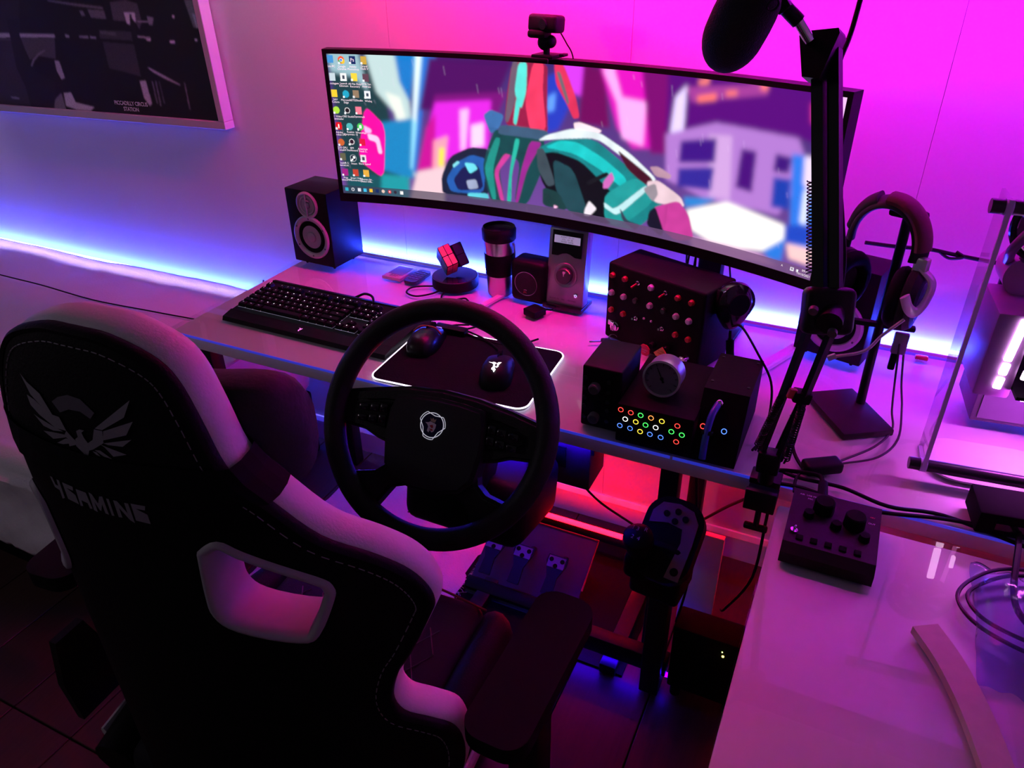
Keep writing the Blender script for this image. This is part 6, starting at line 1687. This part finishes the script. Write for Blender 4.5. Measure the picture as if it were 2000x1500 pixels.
ot = obj('lettering', bm, prn, ch, False); ot['label'] = 'grey angular lettering below the bird'
# strap of the head pillow round the neck of the backrest
bm = N(); V = []
def strap_row(zc, wz):
    row = [cs_(-wz + 2 * wz * i / 12, zc, -.004) for i in range(13)]
    row += [cs_(wz, zc, o_) + Vector((g, 0, .0)) for o_, g in ((.004, .011), (.02, .015), (.038, .015), (.052, .012))]
    row += [cs_(wz - 2 * wz * i / 12, zc, TH + .004) for i in range(13)]
    row += [cs_(-wz, zc, o_) - Vector((g, 0, 0)) for o_, g in ((.052, .012), (.038, .015), (.02, .015), (.004, .011))]
    return [bm.verts.new(p) for p in row]
A = strap_row(1.078, .177); B = strap_row(1.100, .157); C_ = strap_row(1.118, .145)
for P, Q in ((A, B), (B, C_)):
    for i in range(len(P)):
        k = (i + 1) % len(P); bm.faces.new((P[i], P[k], Q[k], Q[i]))
strap = obj('pillow_strap', bm, blackm, ch, False)
# bone shaped head pillow
bm = N()
rings = []
for i in range(29):
    u = i / 28 * 2 - 1
    e = max(0., 1 - abs(u) ** 6) ** .5
    hz_ = (.062 + .030 * abs(u) ** 2.2) * e + .002
    dy_ = (.045 + .012 * abs(u) ** 2) * e + .002
    ring = []
    for k in range(20):
        b = 2 * math.pi * k / 20
        ring.append(bm.verts.new(Vector((u * .165, TH + .060 + KC * (u * .165) ** 2 * .8 + dy_ * math.copysign(abs(math.cos(b)) ** .8, math.cos(b)), 1.088 - ZC + hz_ * math.copysign(abs(math.sin(b)) ** .8, math.sin(b))))))
    rings.append(ring)
for A, B in zip(rings, rings[1:]):
    for k in range(20):
        l = (k + 1) % 20; bm.faces.new((A[k], A[l], B[l], B[k]))
bm.faces.new(rings[0][::-1]); bm.faces.new(rings[-1])
tag(obj('head_pillow', bm, M('pillow_black', (.010, .009, .012), .8, scale=200, bump=.3)), 'bone shaped black pillow strapped to the front of the chair', 'pillow').matrix_world = ch.matrix_basis
# seat
def seat_z(x, y): return .475 + .05 * max(0, (abs(x) - .17) / .09) ** 1.5 * (abs(x) > .17) + .012 * math.cos(y * 4)
bm = N(); box(bm, (0, .265, .43), (.40, .48, .10), bev=.03, seg=4); seat = obj('seat_cushion', bm, M('seat_leather', (.016, .015, .018), .6, scale=300, bump=.3, spec=.05), ch)
bm = N(); tube(bm, [(-.20, .492, .470), (-.1, .502, .478), (0, .504, .480), (.1, .502, .478), (.20, .492, .470)], .0025, 6); o = obj('front_piping', bm, M('seat_red', (.30, .02, .03), .5), ch); o['label'] = 'thin red piping along the front of the seat'
for s in (-1, 1):
    bm = N(); tube(bm, [(s * .225, .03, .425), (s * .235, .14, .440), (s * .235, .32, .442), (s * .225, .45, .425), (s * .215, .48, .41)], .05, 16, flat=(.038, .055)); obj('seat_bolster', bm, cb, ch)
    bm = N(); tube(bm, [(s * .284, .06, .43), (s * .290, .18, .44), (s * .288, .34, .44), (s * .272, .44, .42)], .01, 10, flat=(.006, .016)); obj('bolster_band', bm, cw, ch)
# quilting lines of the seat
bm = N()
for k in range(-6, 14):
    for sg in (-1, 1):
        P = []
        for i in range(15):
            yy = .06 + .025 * i; xx = -.16 + k * .045 * 1.0 + sg * (yy - .06) * .62
            if sg < 0: xx += .10
            if abs(xx) < .165: P.append((xx, yy, .4812))
        if len(P) > 1: tube(bm, P, .0012, 4, smooth=False)
q = obj('quilting', bm, M('quilt_thread', (.055, .055, .06), .6), seat); q['kind'] = 'stuff'
# arm rests
for s in (-1, 1):
    pad = N(); prism(pad, rrect(.088, .265, .030, 6), 0, .028, Matrix.Translation((s * .385, .245, .668)) @ Matrix.Rotation(R(-4) * s, 4, 'Z')); 
    o = obj('arm_pad', pad, rubber, ch, True, 40)
    b = N(); box(b, (s * .385, .245, .652), (.06, .18, .03), bev=.01); box(b, (s * .385, .235, .53), (.045, .075, .24), bev=.012, seg=3); obj('arm_post', b, black, ch)
    b = N(); prism(b, [(-.03, .0), (.045, .0), (.052, .10), (.030, .175), (-.022, .175), (-.036, .09)], -.0, .014, Matrix.Translation((s * (.345 if s > 0 else .359), .10, .42)) @ RXM); o = obj('arm_cover', b, cw if s > 0 else black, ch, False)  # left cover is coloured black in place of the shade on it
    b = N(); box(b, (s * .31, .235, .405), (.19, .06, .016), bev=.004); obj('arm_bracket', b, blackmet, ch)
# base
b = N(); box(b, (0, .25, .375), (.22, .28, .03), bev=.006); cyl(b, (0, .25, .15), (0, .25, .37), .025, n=20); cyl(b, (0, .25, .09), (0, .25, .20), .035, n=20); obj('gas_lift', b, blackmet, ch)
for k in range(5):
    a = R(72 * k + 54)
    d_ = Vector((math.cos(a), math.sin(a), 0))
    c0 = Vector((0, .25, 0))
    b = N(); tube(b, [c0 + d_ * .03 + Vector((0, 0, .115)), c0 + d_ * .16 + Vector((0, 0, .10)), c0 + d_ * .30 + Vector((0, 0, .075))], .02, 10, flat=(.026, .018)); lg = obj('base_leg', b, blackmet, ch)
    b = N(); cyl(b, c0 + d_ * .30 + Vector((-d_.y, d_.x, 0)) * -.025 + Vector((0, 0, .0285)), c0 + d_ * .30 + Vector((-d_.y, d_.x, 0)) * .025 + Vector((0, 0, .0285)), .028, n=18); cyl(b, c0 + d_ * .30 + Vector((0, 0, .05)), c0 + d_ * .30 + Vector((0, 0, .08)), .008, n=10); obj('caster', b, rubber, lg)
b = N(); box(b, (0, .02, .42), (.30, .05, .10), bev=.01); obj('recline_bracket', b, blackmet, ch)
